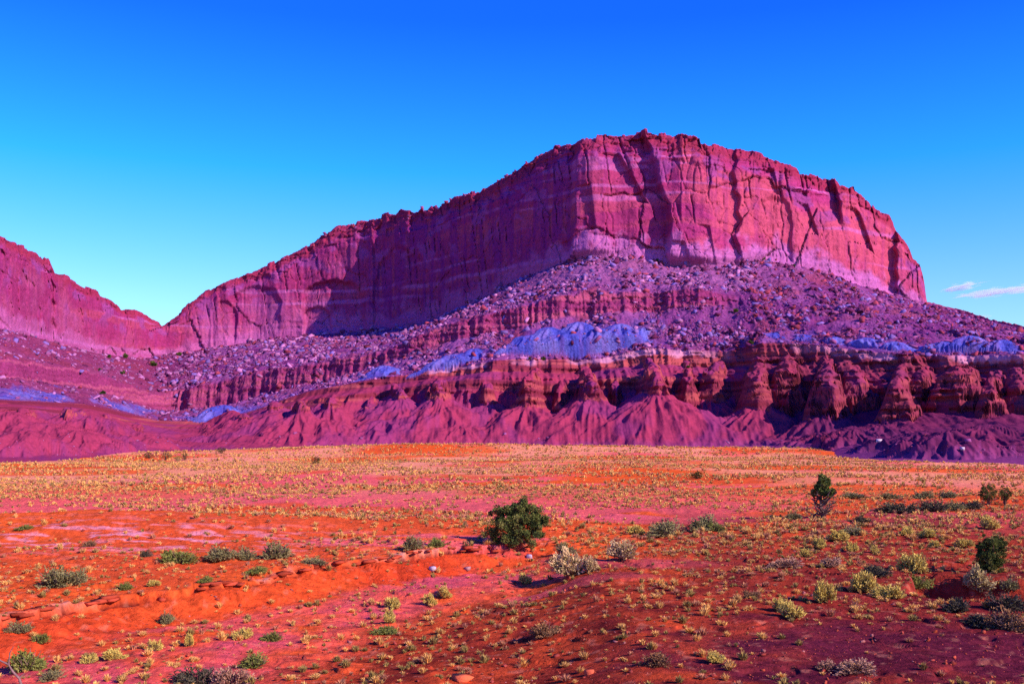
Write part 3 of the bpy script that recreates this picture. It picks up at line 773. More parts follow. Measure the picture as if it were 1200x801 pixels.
# two pale rocks on the shale apron, and single stones near the wash
def mesa_point(px, py):
    c = int(np.argmin(np.abs(cpx - px)))
    row = HY - (PZd[c] - CZ) * F / PYd[c]
    k = np.where((row <= py + 0.3) & (PU_[c] < 6.2))[0]
    return V[c * NR + (k[0] if len(k) else 0)]
WHITE = np.array((0.58, 0.42, 0.50))
def single_rock(px, py, w, label, tone, seed, on_mesa=False, flat=1.0, cat='rock', group=None):
    if on_mesa: p = mesa_point(px, py)
    else:
        p = place(px, py)
    s = w / F * p[1] * 0.5 / 0.8
    vs, fs = rock_arrays(seed, 18, (1, 0.8, 0.7 * flat))
    o = link('rock', mesh_np('rock', vs * s, fs, np.broadcast_to(tone, vs.shape)), M_rock, loc=(p[0], p[1], p[2] + 0.2 * s * flat), rotz=seed)
    tag(o, label, cat, group)
    return o
single_rock(1030, 517, 6, 'white boulder shining on the dark shale apron at the foot of a ridge', WHITE, 3, True)
single_rock(1128, 526, 5, 'white boulder alone on the dark shale below the banded ledges', WHITE * 0.95, 8, True)
single_rock(507, 667, 8, 'pale stone lying on the red face of the wash bank', WHITE * 0.7, 21)
single_rock(620, 653, 7, 'small white stone below the large juniper', WHITE * 0.7, 22)
single_rock(548, 668, 7, 'pinkish stone on the bank left of the pale rabbitbrush', np.array((0.42, 0.20, 0.20)), 23)
single_rock(541, 797, 26, 'tilted red slab at the very bottom of the gravel', np.array((0.62, 0.12, 0.05)), 24, flat=0.5)
single_rock(690, 790, 12, 'orange red stone on the gravel near the tilted slab', np.array((0.55, 0.10, 0.05)), 25)

# thin slabs of the hard crust jutting from the lip of the bank
rs = np.random.default_rng(90)
seg = np.array(BANK)
for i in range(70):
    t_ = rs.uniform(1.3, 8.2); k = int(t_); f_ = t_ - k
    bx, by = seg[k] + (seg[min(k + 1, len(seg) - 1)] - seg[k]) * f_
    yy = by + np.linspace(2.2, -2.2, 45); hh_, qq = ground_h(np.full(45, bx), yy, True)
    j = int(np.argmin(np.abs(qq['dd'] - 0.0)))
    vs, fs = rock_arrays(400 + i, 12, (1, 0.6, 0.17))
    L = rs.uniform(0.14, 0.55)
    dirv = seg[min(k + 1, len(seg) - 1)] - seg[k]
    o = link('rock_slab', mesh_np('rock_slab', vs * L, fs, np.broadcast_to(np.array((0.42, 0.06, 0.03)) * rs.uniform(0.5, 1.2), vs.shape)), M_rock,
             loc=(bx, yy[j] + rs.normal() * 0.12, hh_[j] - 0.01), rotz=math.atan2(dirv[1], dirv[0]) + rs.normal() * 0.25)
    o.rotation_euler.x = rs.normal() * 0.08
    tag(o, 'thin red crust slab jutting from the lip of the wash bank', 'rock slab', 'crust slabs along the wash bank', 'thing')

# ------------------------------------------------------------------ plants
def quads_from(cent, ax, wid, ln):
    """Leaf quads: centre, long axis, half width vectors."""
    a = cent - wid - ln; b = cent + wid - ln * 0.6; c = cent + wid * 0.7 + ln; d = cent - wid + ln * 0.8
    Vq = np.stack([a, b, c, d], 1).reshape(-1, 3)
    Fq = np.arange(len(cent) * 4).reshape(-1, 4)
    return Vq, Fq

def unit(v):
    return v / np.maximum(np.linalg.norm(v, axis=-1, keepdims=True), 1e-6)

def leaf_clumps(centres, radii, per, size, tones, r, up=0.3):
    """Leaf-sized faces spread through clumps; tones is one leaf colour per clump."""
    n = len(centres) * per
    ci = np.repeat(np.arange(len(centres)), per)
    dirs = unit(r.normal(size=(n, 3)))
    rad = r.random(n) ** 0.45
    cent = centres[ci] + dirs * (radii[ci] * rad)[:, None]
    lax = unit(dirs + r.normal(size=(n, 3)) * 0.5 + np.array((0, 0, up)))
    wd = unit(np.cross(lax, r.normal(size=(n, 3))))
    sz = size * r.uniform(0.6, 1.4, n)
    Vq, Fq = quads_from(cent, lax, wd * (sz * 0.35)[:, None], lax * (sz * 0.55)[:, None])
    tc = tones[ci] * r.uniform(0.75, 1.25, (n, 1))
    return Vq, Fq, np.repeat(tc, 4, 0)

def tube(pts, rads, sides=6):
    pts = [Vector(p) for p in pts]
    Vt, Ft = [], []
    for i, p in enumerate(pts):
        t = (pts[min(i + 1, len(pts) - 1)] - pts[max(i - 1, 0)]).normalized()
        a = t.orthogonal().normalized(); b = t.cross(a)
        for k in range(sides):
            th = 2 * math.pi * k / sides
            Vt.append(p + (a * math.cos(th) + b * math.sin(th)) * rads[i])
        if i:
            for k in range(sides):
                k2 = (k + 1) % sides
                Ft.append(((i - 1) * sides + k, (i - 1) * sides + k2, i * sides + k2, i * sides + k))
    return np.array([v[:] for v in Vt]), np.array(Ft)

def join(parts):
    Vs, Fs, off = [], [], 0
    for v, f_ in parts:
        Vs.append(v); Fs.append(f_ + off); off += len(v)
    return np.concatenate(Vs), np.concatenate(Fs)

def wiggle(a, b, n, amp, r):
    a, b = np.array(a, float), np.array(b, float)
    t = np.linspace(0, 1, n)[:, None]
    p = a + (b - a) * t
    p[1:-1] += r.normal(size=(n - 2, 3)) * amp
    return p

JUN = np.array(((0.090, 0.105, 0.028), (0.13, 0.14, 0.035), (0.060, 0.080, 0.026), (0.17, 0.16, 0.045)))
def juniper(px, py, w, h, label, shape='round', seed=1, leafs=26000, tone=1.0, base=0.12, group=None, bare=False):
    x, y, z = place(px, py)
    W, Hh = w / F * y * 0.5, h / F * y
    r = np.random.default_rng(seed)
    root = link('juniper_tree', None, loc=(x, y, z - 0.03))
    tag(root, label, 'tree', group)
    # clump centres
    n = 240 if shape == 'lobed' else 220 if shape == 'col' else 150
    cs = []
    LB = ((-.72, 0, -.62), (-.5, .2, .0), (-.2, -.1, .5), (.22, .1, .72), (.6, 0, .5), (.58, -.2, -.05), (.78, .1, -.5), (0, -.4, -.1), (-.25, -.4, -.65), (.3, -.3, -.65), (-.1, .4, .1), (.95, .1, .05), (-.55, .1, .45), (.1, -.2, .3), (-.05, -.3, .0), (.3, -.3, .2), (-.45, -.3, -.35), (.05, -.3, -.45))
    while len(cs) < n:
        p = r.uniform(-1, 1, 3)
        if shape == 'lobed':
            p = np.array(LB[r.integers(0, len(LB))]) + unit(r.normal(size=3)) * 0.34 * r.random() ** 0.5
            ok = p[2] > -1
        elif shape == 'round':
            q2 = p[0] ** 2 + p[1] ** 2 + (p[2] * 0.98) ** 2
            ok = q2 < 1.0 and (q2 > 0.25 or r.random() < 0.4) and p[2] > -0.92
        else:
            hh = (p[2] + 1) / 2
            lim = (1 - hh) ** 0.7 * 0.95 + 0.12 if shape == 'cone' else 0.9
            ok = p[0] ** 2 + p[1] ** 2 < lim ** 2
        if ok: cs.append(p)
    cs = np.array(cs)
    lop = 1 + 0.2 * np.sin(3 * np.arctan2(cs[:, 1], cs[:, 0]) + seed) + r.normal(size=n) * 0.05
    zc = base + (1 - base) * (cs[:, 2] + 1) / 2
    cent = np.stack([cs[:, 0] * W * lop * 0.9, cs[:, 1] * W * lop * 0.8, zc * Hh * (0.97 + 0.05 * r.normal(size=n)) - 0.02 * Hh], -1)
    rad = np.full(n, 0.135 * min(W, Hh * 0.6)) * r.uniform(0.7, 1.35, n)
    tones = JUN[r.integers(0, 4, n)] * tone
    per = max(20, leafs // n)
    Vl, Fl, Cl = leaf_clumps(cent, rad, per, max(0.030 * min(W, Hh), 0.04), tones, r, 0.5)
    link('crown', mesh_np('crown', Vl, Fl, Cl), M_leaf, root)
    # trunk and limbs
    parts = []
    tr = 0.035 * Hh + 0.03
    top = np.array((r.normal() * 0.08 * W, 0, Hh * 0.75))
    tp = wiggle((0, 0, -0.1), top, 6, 0.03 * Hh, r)
    parts.append(tube(tp, np.linspace(tr * 1.3, tr * 0.35, 6), 7))
    for k in r.choice(n, 26, replace=False):
        i0 = int(r.integers(0, 4)); a = tp[i0] + (tp[i0 + 1] - tp[i0]) * r.random()
        if cent[k][2] < a[2] - 0.1 * Hh: a = tp[1] * 0.4
        parts.append(tube(wiggle(a, cent[k], 5, 0.03 * W, r), np.linspace(tr * 0.4, tr * 0.08, 5), 5))
    Vt, Ft = join(parts)
    link('trunk', mesh_np('trunk', Vt, Ft, np.broadcast_to(np.array((0.16, 0.085, 0.06)), Vt.shape), True), M_bark, root)
    return root

juniper(606, 640, 78, 53, 'large bushy green juniper standing alone at the end of the wash bank', shape='lobed', seed=4, leafs=46000, base=-0.02)
juniper(1160, 670, 38, 44, 'dark dense conical juniper at the edge of the shaded gully', shape='col', seed=8, tone=0.75, base=0.02)
juniper(1158, 593, 26, 27, 'dark open juniper with bare stems beside the row of grey shrubs', seed=9, leafs=9000, base=0.25, tone=0.7)
juniper(1178, 592, 16, 24, 'thin juniper sapling just beyond the dark open juniper', seed=10, leafs=5000, base=0.3, tone=0.8)
juniper(817, 561, 16, 10, 'small dark round juniper alone on the pale grass flat', seed=11, leafs=5000, base=0.02, tone=0.38)
juniper(370, 544, 11, 10, 'small upright dark green juniper alone on the flat before the clay mounds', seed=12, leafs=5000, base=0.02, tone=0.38)
juniper(174, 537, 15, 8, 'low spreading juniper, first in the far row at the canyon mouth', seed=13, leafs=4000, base=0.02, tone=0.38)
juniper(194, 539, 14, 12, 'tallest rounded juniper of the far row at the canyon mouth', seed=14, leafs=4000, base=0.02, tone=0.38)
juniper(208, 540, 10, 7, 'small yellowish juniper between two darker ones at the canyon mouth', seed=15, leafs=3000, base=0.02, tone=1.8)
juniper(216, 539, 9, 10, 'narrow dark juniper at the end of the far row', seed=16, leafs=3000, base=0.02, tone=0.38)
juniper(259, 531, 15, 8, 'wide low juniper on the slope beyond the far row', seed=17, leafs=4000, base=0.02, tone=0.38)

# half-dead juniper: bare twisted limbs with a tuft of green on top
x, y, z = place(962, 607)
k_ = y / F
root = link('juniper_tree', None, loc=(x, y, z - 0.03))
tag(root, 'half dead juniper with bare twisted limbs and a pointed green top', 'tree')
r = np.random.default_rng(40)
n = 60
cs = []
while len(cs) < n:
    p = r.uniform(-1, 1, 3); hh = (p[2] + 1) / 2
    if np.hypot(p[0], p[1]) < (1 - hh) ** 0.6 * 0.95 + 0.08: cs.append(p)
cs = np.array(cs)
cent = np.stack([cs[:, 0] * 13 * k_ + 3 * k_, cs[:, 1] * 11 * k_, (29 + (cs[:, 2] + 1) * 12.0) * k_], -1)
Vl, Fl, Cl = leaf_clumps(cent, np.full(n, 3.6 * k_), 170, 0.12, JUN[r.integers(0, 4, n)] * 1.0, r, 0.6)
link('crown', mesh_np('crown', Vl, Fl, Cl), M_leaf, root)
parts = []
tp = wiggle((0, 0, -0.1), (2 * k_, 0, 44 * k_), 7, 0.06, r)
parts.append(tube(tp, np.linspace(0.16, 0.04, 7), 7))
for _ in range(22):
    a = tp[int(r.integers(0, 4))]
    th = r.uniform(0, 6.28); L = r.uniform(10, 19) * k_
    b = a + np.array((math.cos(th) * L, math.sin(th) * L, r.uniform(3, 17) * k_))
    w_ = wiggle(a, b, 6, 0.09, r)
    parts.append(tube(w_, np.linspace(0.11, 0.035, 6), 5))
    for _2 in range(4):
        c0 = w_[int(r.integers(2, 6))]
        parts.append(tube(wiggle(c0, c0 + np.array((r.normal() * 0.3, r.normal() * 0.3, r.uniform(0.05, 0.5))), 4, 0.03, r), np.linspace(0.035, 0.014, 4), 4))
for k in range(12):
    parts.append(tube(wiggle(tp[4], cent[k * 4], 4, 0.05, r), np.linspace(0.05, 0.012, 4), 5))
Vt, Ft = join(parts)
link('trunk', mesh_np('trunk', Vt, Ft, np.broadcast_to(np.array((0.12, 0.07, 0.065)), Vt.shape), True), M_bark, root)

# shrubs -------------------------------------------------------
PAL = {   # two leaf tones each
    'sage': ((0.20, 0.165, 0.07), (0.28, 0.22, 0.10), (0.12, 0.105, 0.045)),
    'green': ((0.17, 0.17, 0.04), (0.25, 0.22, 0.06), (0.11, 0.12, 0.04)),
    'yellow': ((0.60, 0.42, 0.10), (0.46, 0.34, 0.09), (0.28, 0.22, 0.06)),
    'pale': ((0.62, 0.40, 0.19), (0.44, 0.30, 0.13), (0.22, 0.17, 0.07)),
    'tan': ((0.46, 0.34, 0.15), (0.36, 0.28, 0.12), (0.20, 0.17, 0.08)),
    'dark': ((0.085, 0.068, 0.045), (0.125, 0.095, 0.06), (0.055, 0.048, 0.035)),
    'dead': ((0.40, 0.20, 0.13), (0.30, 0.14, 0.09), (0.20, 0.10, 0.07)),
    'brown': ((0.28, 0.13, 0.06), (0.22, 0.12, 0.07), (0.14, 0.08, 0.05)),
}
def shrub_arrays(kind, seed):
    """A unit shrub (radius about 1, height about 1): sprays that fan out from the base, as thin leafy shoots."""
    r = np.random.default_rng(seed)
    pal = np.array(PAL[kind])
    upright = kind in ('pale', 'yellow', 'tan')
    ns = 260 if not upright else 330
    Vs, Fs, Cs, off = [], [], [], 0
    lobes = [(r.uniform(-0.62, 0.62), r.uniform(-0.5, 0.5), r.uniform(0.45, 1.05), r.uniform(0.30, 0.58)) for _ in range(7)]
    lobes.append((r.uniform(-0.2, 0.2), 0, 1.0, 0.5))
    for s in range(ns):
        lx, ly, lh, lr = lobes[r.integers(0, len(lobes))]
        th = r.uniform(0, 6.283); e_ = math.acos(r.uniform(0.05, 1.0)) * (0.85 if upright else 1.0)
        L = r.uniform(0.75, 1.08)
        tip = np.array((lx + math.cos(th) * math.sin(e_) * lr * L, ly + math.sin(th) * math.sin(e_) * lr * L, (math.cos(e_) * 0.9 + 0.08) * lh * L))
        b0 = np.array((lx * 0.3, ly * 0.3, 0.0))
        m = 16
        t = r.uniform(0.45, 1.0, m)
        cpt = b0 + (tip - b0) * t[:, None] + r.normal(size=(m, 3)) * 0.035
        ax = unit((tip - b0)[None, :] + r.normal(size=(m, 3)) * 0.35)
        wd = unit(np.cross(ax, r.normal(size=(m, 3))))
        sz = r.uniform(0.035, 0.075, m) * (0.85 if upright else 1.0)
        v, f_ = quads_from(cpt, ax, wd * (sz * 0.33)[:, None], ax * (sz * (1.3 if upright else 0.8))[:, None])
        # young tips carry the flower / new-growth colour, older leaves the base colour
        base_t = pal[2] if r.random() < 0.3 else pal[1]
        tone = np.where((t > 0.78)[:, None], pal[0], base_t) * r.uniform(0.75, 1.2)
        Vs.append(v); Fs.append(f_ + off); Cs.append(np.repeat(tone, 4, 0)); off += len(v)
    return np.concatenate(Vs), np.concatenate(Fs), np.concatenate(Cs)
def shrub_stems(seed):
    r = np.random.default_rng(seed + 500)
    parts = []
    for _ in range(14):
        th = r.uniform(0, 6.283); q_ = r.uniform(0.3, 0.75)
        parts.append(tube(wiggle((0, 0, -0.05), (math.cos(th) * q_, math.sin(th) * q_, r.uniform(0.4, 0.8)), 4, 0.04, r), np.linspace(0.03, 0.008, 4), 4))
    return join(parts)
shrub_me = {}
def shrub_meshes(kind, var):
    if (kind, var) not in shrub_me:
        a = shrub_arrays(kind, hash_(kind) + var * 31)
        m1 = mesh_np('foliage', *a); m1.materials.append(M_leaf)
        Vt, Ft = shrub_stems(var)
        m2 = mesh_np('stem', Vt, Ft, np.broadcast_to(np.array((0.2, 0.11, 0.09)), Vt.shape)); m2.materials.append(M_bark)
        shrub_me[(kind, var)] = (m1, m2)
    return shrub_me[(kind, var)]
def hash_(s):
    return sum(ord(c) * (i + 3) for i, c in enumerate(s))
NAMES = {'sage': ('sagebrush', 'sagebrush'), 'green': ('green_shrub', 'shrub'), 'yellow': ('rabbitbrush', 'rabbitbrush'), 'pale': ('rabbitbrush', 'rabbitbrush'),
         'tan': ('broom_shrub', 'shrub'), 'dark': ('blackbrush', 'shrub'), 'dead': ('dry_shrub', 'shrub'), 'brown': ('dry_shrub', 'shrub')}
SHRUBS = [
    # px, base row, width, height, kind, label
    (67, 686, 58, 25, 'sage', 'big rounded grey green sagebrush alone on the pink flat'),
    (93, 683, 26, 18, 'sage', 'smaller sagebrush leaning against the big rounded one'),
    (212, 659, 38, 17, 'green', 'olive green shrub at the near end of the hedge-like row'),
    (258, 656, 42, 21, 'sage', 'dark sagebrush second in the hedge-like row'),
    (290, 655, 26, 15, 'sage', 'low grey sagebrush in the middle of the hedge-like row'),
    (323, 654, 44, 21, 'sage', 'tallest grey sagebrush at the far end of the hedge-like row'),
    (172, 652, 16, 9, 'dark', 'small dark shrub on the lower side of the orange hump'),
    (28, 620, 22, 7, 'green', 'low green mat shrub high on the orange hump'),
    (105, 640, 18, 8, 'brown', 'brown low shrub in the middle of the orange hump'),
    (483, 643, 36, 17, 'sage', 'grey green sagebrush left of the large juniper'),
    (511, 641, 24, 12, 'green', 'low green shrub between a sagebrush and the large juniper'),
    (668, 674, 46, 31, 'pale', 'bleached feathery rabbitbrush standing in the pink wash'),
    (690, 670, 28, 20, 'pale', 'short cream rabbitbrush touching the bleached feathery one'),
    (663, 648, 28, 12, 'sage', 'grey shrub just behind the bleached feathery rabbitbrush'),
    (729, 655, 38, 22, 'pale', 'pale rabbitbrush at the rim of the pink pan'),
    (745, 626, 24, 13, 'yellow', 'yellowish bush at the near end of a dark shrub clump'),
    (780, 628, 44, 21, 'sage', 'wide dark sagebrush in the clump right of the large juniper'),
    (826, 621, 44, 19, 'sage', 'broad sagebrush at the far end of the clump right of the large juniper'),
    (840, 622, 18, 11, 'green', 'small olive shrub tucked under the broad sagebrush'),
    (930, 608, 22, 12, 'sage', 'grey shrub beside the half dead juniper'),
    (1010, 612, 24, 8, 'dark', 'flat dark shrub beyond the half dead juniper'),
    (1055, 601, 46, 14, 'dark', 'long dark shrub that starts the grey row'),
    (1095, 599, 30, 14, 'dark', 'second dark shrub of the grey row'),
    (1118, 598, 28, 15, 'sage', 'greyer bush third in the grey row'),
    (1140, 597, 26, 11, 'dark', 'low dark shrub in the grey row touching the open juniper'),
    (1083, 584, 26, 10, 'sage', 'pale grey shrub behind the middle of the grey row'),
    (1112, 583, 26, 9, 'sage', 'grey shrub behind the end of the grey row'),
    (1000, 583, 36, 8, 'sage', 'long low grey shrub beyond the pointed juniper'),
    (1044, 584, 26, 8, 'sage', 'low grey shrub between the pointed juniper and the grey row'),
    (960, 642, 20, 13, 'yellow', 'round yellow green bush in front of the half dead juniper'),
    (984, 634, 30, 15, 'yellow', 'bright yellow bush in the thick of the yellow patch'),
    (1000, 626, 34, 13, 'sage', 'greyish bush at the back of the yellow patch'),
    (998, 646, 16, 12, 'yellow', 'small yellow bush at the front of the yellow patch'),
    (943, 652, 14, 11, 'yellow', 'tiny yellow bush on the edge of the yellow patch'),
    (1024, 648, 13, 10, 'yellow', 'tiny yellow bush by itself on the dark red soil'),
    (1060, 627, 16, 12, 'yellow', 'yellow bush left of a wider yellow one under the grey row'),
    (1090, 629, 26, 11, 'yellow', 'wider low yellow bush under the grey row'),
    (1130, 642, 26, 11, 'yellow', 'flat yellow bush in front of the tall yellow one'),
    (1160, 620, 24, 16, 'yellow', 'tall yellow green bush behind the dark conical juniper'),
    (1164, 642, 36, 17, 'green', 'dull olive bush directly behind the dark conical juniper'),
    (1097, 641, 18, 9, 'yellow', 'small yellow bush midway between the gully and the grey row'),
    (1070, 670, 40, 23, 'yellow', 'big bright rabbitbrush on the lip above the gully'),
    (1146, 694, 38, 31, 'tan', 'tall pale broom-like bush inside the gully'),
    (1182, 692, 28, 18, 'sage', 'grey bush behind the broom-like bush in the gully'),
    (1122, 716, 40, 18, 'dark', 'dark shrub down in the hollow of the gully'),
    (1176, 714, 44, 22, 'dark', 'dark spreading shrub in the gully below the grey bush'),
    (1075, 691, 32, 18, 'green', 'grey green bush hanging on the gully edge'),
    (1012, 693, 32, 27, 'yellow', 'large straw yellow bush on the gravel left of the gully'),
    (1043, 700, 42, 16, 'yellow', 'low trailing yellow bush between the straw bush and the gully'),
    (966, 706, 32, 27, 'yellow', 'upright golden bush on the dark gravel'),
    (927, 726, 34, 21, 'yellow', 'golden bush slanting on the dark gravel nearest the bottom'),
    (916, 716, 18, 18, 'yellow', 'small golden shoot beside the slanting bush'),
    (1026, 675, 36, 14, 'dark', 'dark purple shrub behind the large straw yellow bush'),
    (920, 664, 50, 12, 'dead', 'dry greyish mat of twigs on the orange soil'),
    (975, 664, 34, 11, 'dead', 'dry mat of twigs next to the orange scarp'),
    (1182, 738, 50, 27, 'brown', 'brown wispy bush on the near lip of the gully'),
    (1150, 732, 46, 13, 'dark', 'low dark shrub on the near lip of the gully'),
    (1002, 787, 56, 17, 'dead', 'pinkish dry shrub at the bottom of the dark gravel'),
    (968, 783, 28, 12, 'dead', 'small dry shrub touching the pinkish one'),
    (840, 776, 22, 14, 'yellow', 'lone yellow tussock near the bottom of the gravel'),
    (770, 779, 34, 19, 'brown', 'brownish bush low on the gravel'),
    (640, 745, 34, 18, 'brown', 'dry brown bush in the middle of the gravel'),
    (880, 700, 22, 12, 'brown', 'brown bush above the slanting golden bush'),
    (32, 785, 44, 30, 'green', 'olive green bush with a dead limb beside it'),
    (62, 796, 30, 12, 'sage', 'flat grey shrub below the olive bush'),
    (22, 742, 34, 14, 'sage', 'grey shrub at the end of the bank above the olive bush'),
    (46, 752, 22, 12, 'green', 'small green shrub under the end of the bank'),
    (195, 730, 20, 19, 'sage', 'upright grey bush growing from the red bank face'),
    (181, 763, 20, 14, 'yellow', 'yellow tussock on the wash floor under the bank'),
    (222, 757, 14, 16, 'yellow', 'golden grass bush beside a green sprig on the wash floor'),
    (283, 748, 28, 14, 'yellow', 'yellow tussock on the pink wash floor under the red face'),
    (318, 750, 28, 13, 'green', 'dull green tussock right of the yellow one on the wash floor'),
    (105, 777, 22, 11, 'yellow', 'yellow tussock right of the olive green bush'),
    (132, 772, 28, 13, 'yellow', 'brighter yellow tussock second from the olive bush'),
    (232, 803, 56, 23, 'dark', 'dark spreading shrub cut by the lower edge'),
    (270, 801, 42, 22, 'dead', 'pink grey dry shrub beside the dark spreading one'),
    (300, 781, 40, 17, 'green', 'yellow green bush behind the pink grey dry shrub'),
    (452, 741, 36, 10, 'green', 'bright green mat in the wash bed'),
    (455, 729, 18, 17, 'yellow', 'yellow tussock above the bright green mat'),
    (505, 709, 16, 16, 'yellow', 'narrow yellow tussock in the wash bed'),
    (518, 700, 24, 14, 'yellow', 'wider yellow tussock in the wash bed'),
    (460, 712, 24, 13, 'yellow', 'flat yellow tussock below the bank face'),
    (616, 684, 18, 14, 'yellow', 'yellow tussock left of the bleached rabbitbrush'),
    (240, 682, 20, 10, 'green', 'small green shrub on the bank lip nearest the hedge-like row'),
    (148, 690, 22, 10, 'green', 'low green shrub on the flat behind the bank lip'),
    (180, 686, 20, 8, 'yellow', 'low yellow shrub on the flat behind the bank lip'),
    (370, 661, 34, 9, 'sage', 'low grey shrub where the bank lip begins to fade'),
    (300, 672, 30, 10, 'green', 'green shrub on top of the bank over the dark crack'),
]
for i, (px, py, w, h, kind, label) in enumerate(SHRUBS):
    x, y, z = place(px, py)
    nm, cat = NAMES[kind]
    root = link(nm, None, loc=(x, y, z - 0.02), rotz=random.uniform(0, 6.28))
    # scale: width across, height
    W, Hh = w / F * y / 1.55, h / F * y / 0.96
    root.scale = (W, W * 0.9, Hh)
    tag(root, label, cat)
    m1, m2 = shrub_meshes(kind, i % 4)
    link('foliage', m1, None, root)
    link('stem', m2, None, root)

# dead limb by the olive bush
r = np.random.default_rng(77)
x, y, z = place(24, 803)
s_ = y / F
pts = [np.array(p, float) * s_ for p in ((2, 0, -3), (-2, 1, 8), (-9, 0, 16), (-15, 2, 24), (-13, 1, 38), (-8, 0, 46))]
parts = [tube(pts, [1.7 * s_, 1.5 * s_, 1.3 * s_, 1.0 * s_, 0.7 * s_, 0.3 * s_], 7),
         tube([pts[3], pts[3] + np.array((-9, 0, 4)) * s_, pts[3] + np.array((-16, 1, 10)) * s_], [1.4 * s_, 1.0 * s_, 0.4 * s_], 6),
         tube([pts[1], pts[1] + np.array((6, 1, 6)) * s_], [1.2 * s_, 0.4 * s_], 6)]
Vt, Ft = join(parts)
o = link('dead_branch', mesh_np('dead_branch', Vt, Ft, np.broadcast_to(np.array((0.22, 0.12, 0.11)), Vt.shape), True), M_bark, loc=(x, y, z))
tag(o, 'bent grey dead limb rising in front of the olive green bush', 'branch')

# small dark junipers up on the talus and the rim, seen as dots
dots = [(143, 437, 6), (128, 418, 5), (147, 418, 7), (180, 428, 8), (210, 416, 6), (117, 434, 5), (120, 461, 6), (452, 288, 0), (637, 421, 6), (622, 421, 5), (893, 305, 8), (930, 312, 5), (862, 365, 6), (880, 402, 6), (806, 430, 5), (545, 219, 4), (770, 306, 5), (1000, 338, 4)]
for i, (px, py, w) in enumerate(dots):
    if not w: continue
    p = mesa_point(px, py + 1)
    W = w / F * p[1] * 0.5
    r = np.random.default_rng(300 + i)
    cs = unit(r.normal(size=(26, 3))) * (r.random((26, 1)) ** 0.4)
    cent = cs * np.array((W, W, W * 0.75)) + np.array((0, 0, W * 0.7))
    Vl, Fl, Cl = leaf_clumps(cent, np.full(26, W * 0.35), 40, W * 0.2, JUN[r.integers(0, 4, 26)] * 0.7, r)
    o = link('slope_bush', mesh_np('slope_bush', Vl, Fl, Cl), M_leaf, loc=(p[0], p[1], p[2] - 0.1))
    where = 'small dark bush on the rubble under the canyon notch' if px < 215 else 'small dark bush on the pale ledge cap by the blue clay' if 600 < px < 650 else 'small dark bush on the mesa rim' if py < 300 else 'small dark bush among the boulders below the sunlit cliff'
    tag(o, where, 'bush', 'dark bushes dotted over the mesa slopes')

# grass tufts --------------------------------------------------
TUFT_T = np.array(((0.76, 0.40, 0.12), (0.64, 0.34, 0.11), (0.50, 0.20, 0.11), (0.34, 0.22, 0.07)))
def tuft_arrays(seed, blades, tone):
    r = np.random.default_rng(seed)
    th = r.uniform(0, 6.283, blades); ln = r.uniform(0.55, 1.1, blades); sp = r.uniform(0.1, 1.0, blades) ** 0.8
    b0 = np.stack([np.cos(th) * 0.18 * sp, np.sin(th) * 0.18 * sp, th * 0 - 0.03], -1)
    tip = np.stack([np.cos(th) * sp * 0.72 * ln, np.sin(th) * sp * 0.72 * ln, ln * (0.85 - 0.5 * sp ** 2)], -1)
    mid = (b0 + tip) * 0.5 + np.array((0, 0, 0.14))
    wd = np.stack([-np.sin(th + r.normal(size=blades) * 0.8), np.cos(th + r.normal(size=blades) * 0.8), th * 0], -1) * (0.9 / math.sqrt(blades) * 0.36)
    Vb = np.stack([b0 - wd, b0 + wd, mid + wd * 0.9, mid - wd * 0.9, tip], 1).reshape(-1, 3)
    k = np.arange(blades)[:, None] * 5
    Fq = k + np.array((0, 1, 2, 3)); Ft = k + np.array((3, 2, 4))
    tc = np.repeat(tone * r.uniform(0.7, 1.2, (blades, 1)), 5, 0)
    return Vb, Fq, Ft, tc

def tuft_density(X, Y):
    q = ground_h(X, Y, True)[1]
    n1 = fbm(X / 26, Y / 16, 40.0, 4); n2 = fbm(X / 6, Y / 6, 41.0, 3)
    d = np.clip(0.45 + 0.9 * n1 + 0.7 * n2, 0, 1.3)
    d *= np.where(Y < 60, 0.62, 1.0)
    d = d + 0.30 * sstep(0, 3, q['d2']) * (Y < 75) + 0.12 * (Y < 75)
    bare = q['fade'] * sstep(0.0, 0.5, q['dd']) * (1 - sstep(2.4, 3.6, q['dd']))
    d *= 1 - 0.85 * bare
    hx, hy = gp(120, 628)
    d *= 1 - 0.93 * np.exp(-(((X - hx) / 16) ** 2 + ((Y - hy) / 9) ** 4))
    for (px, py, rx, ry) in ((745, 664, 6, 2.5), (690, 682, 4.5, 1.8), (1060, 770, 7, 4)):
        ax, ay = gp(px, py)
        d *= 1 - 0.95 * np.exp(-(((X - ax) / rx) ** 4 + ((Y - ay) / ry) ** 4))
    return d

cand = []
for (ya, yb_, dens, smin, smax) in ((24, 60, 4.2, 0.10, 0.36), (60, 120, 3.2, 0.2, 0.5), (120, 240, 1.5, 0.32, 0.7), (240, 430, 0.45, 0.5, 1.0)):
    area = 1.56 * (yb_ ** 2 - ya ** 2) / 2
    n = int(area * dens)
    Y = np.sqrt(rng.uniform(ya ** 2, yb_ ** 2, n)); X = rng.uniform(-0.78, 0.78, n) * Y
    keep = rng.random(n) < tuft_density(X, Y)
    keep &= Y < YF(X / Y * F + 600) + 6
    X, Y = X[keep], Y[keep]
    cand.append(np.stack([X, Y, rng.uniform(smin, smax, len(X)) * rng.choice((0.7, 1.0, 1.3), len(X))], -1))
cand = np.concatenate(cand)
hz = ground_h(cand[:, 0], cand[:, 1])
order = np.argsort(-cand[:, 2] / cand[:, 1])
cand, hz = cand[order], hz[order]
inside = (np.abs(cand[:, 0] / cand[:, 1]) < 0.512) & ((HY + F * (CZ - hz) / cand[:, 1]) < 800)
first = np.where(inside)[0][:298]
tuft_me = []
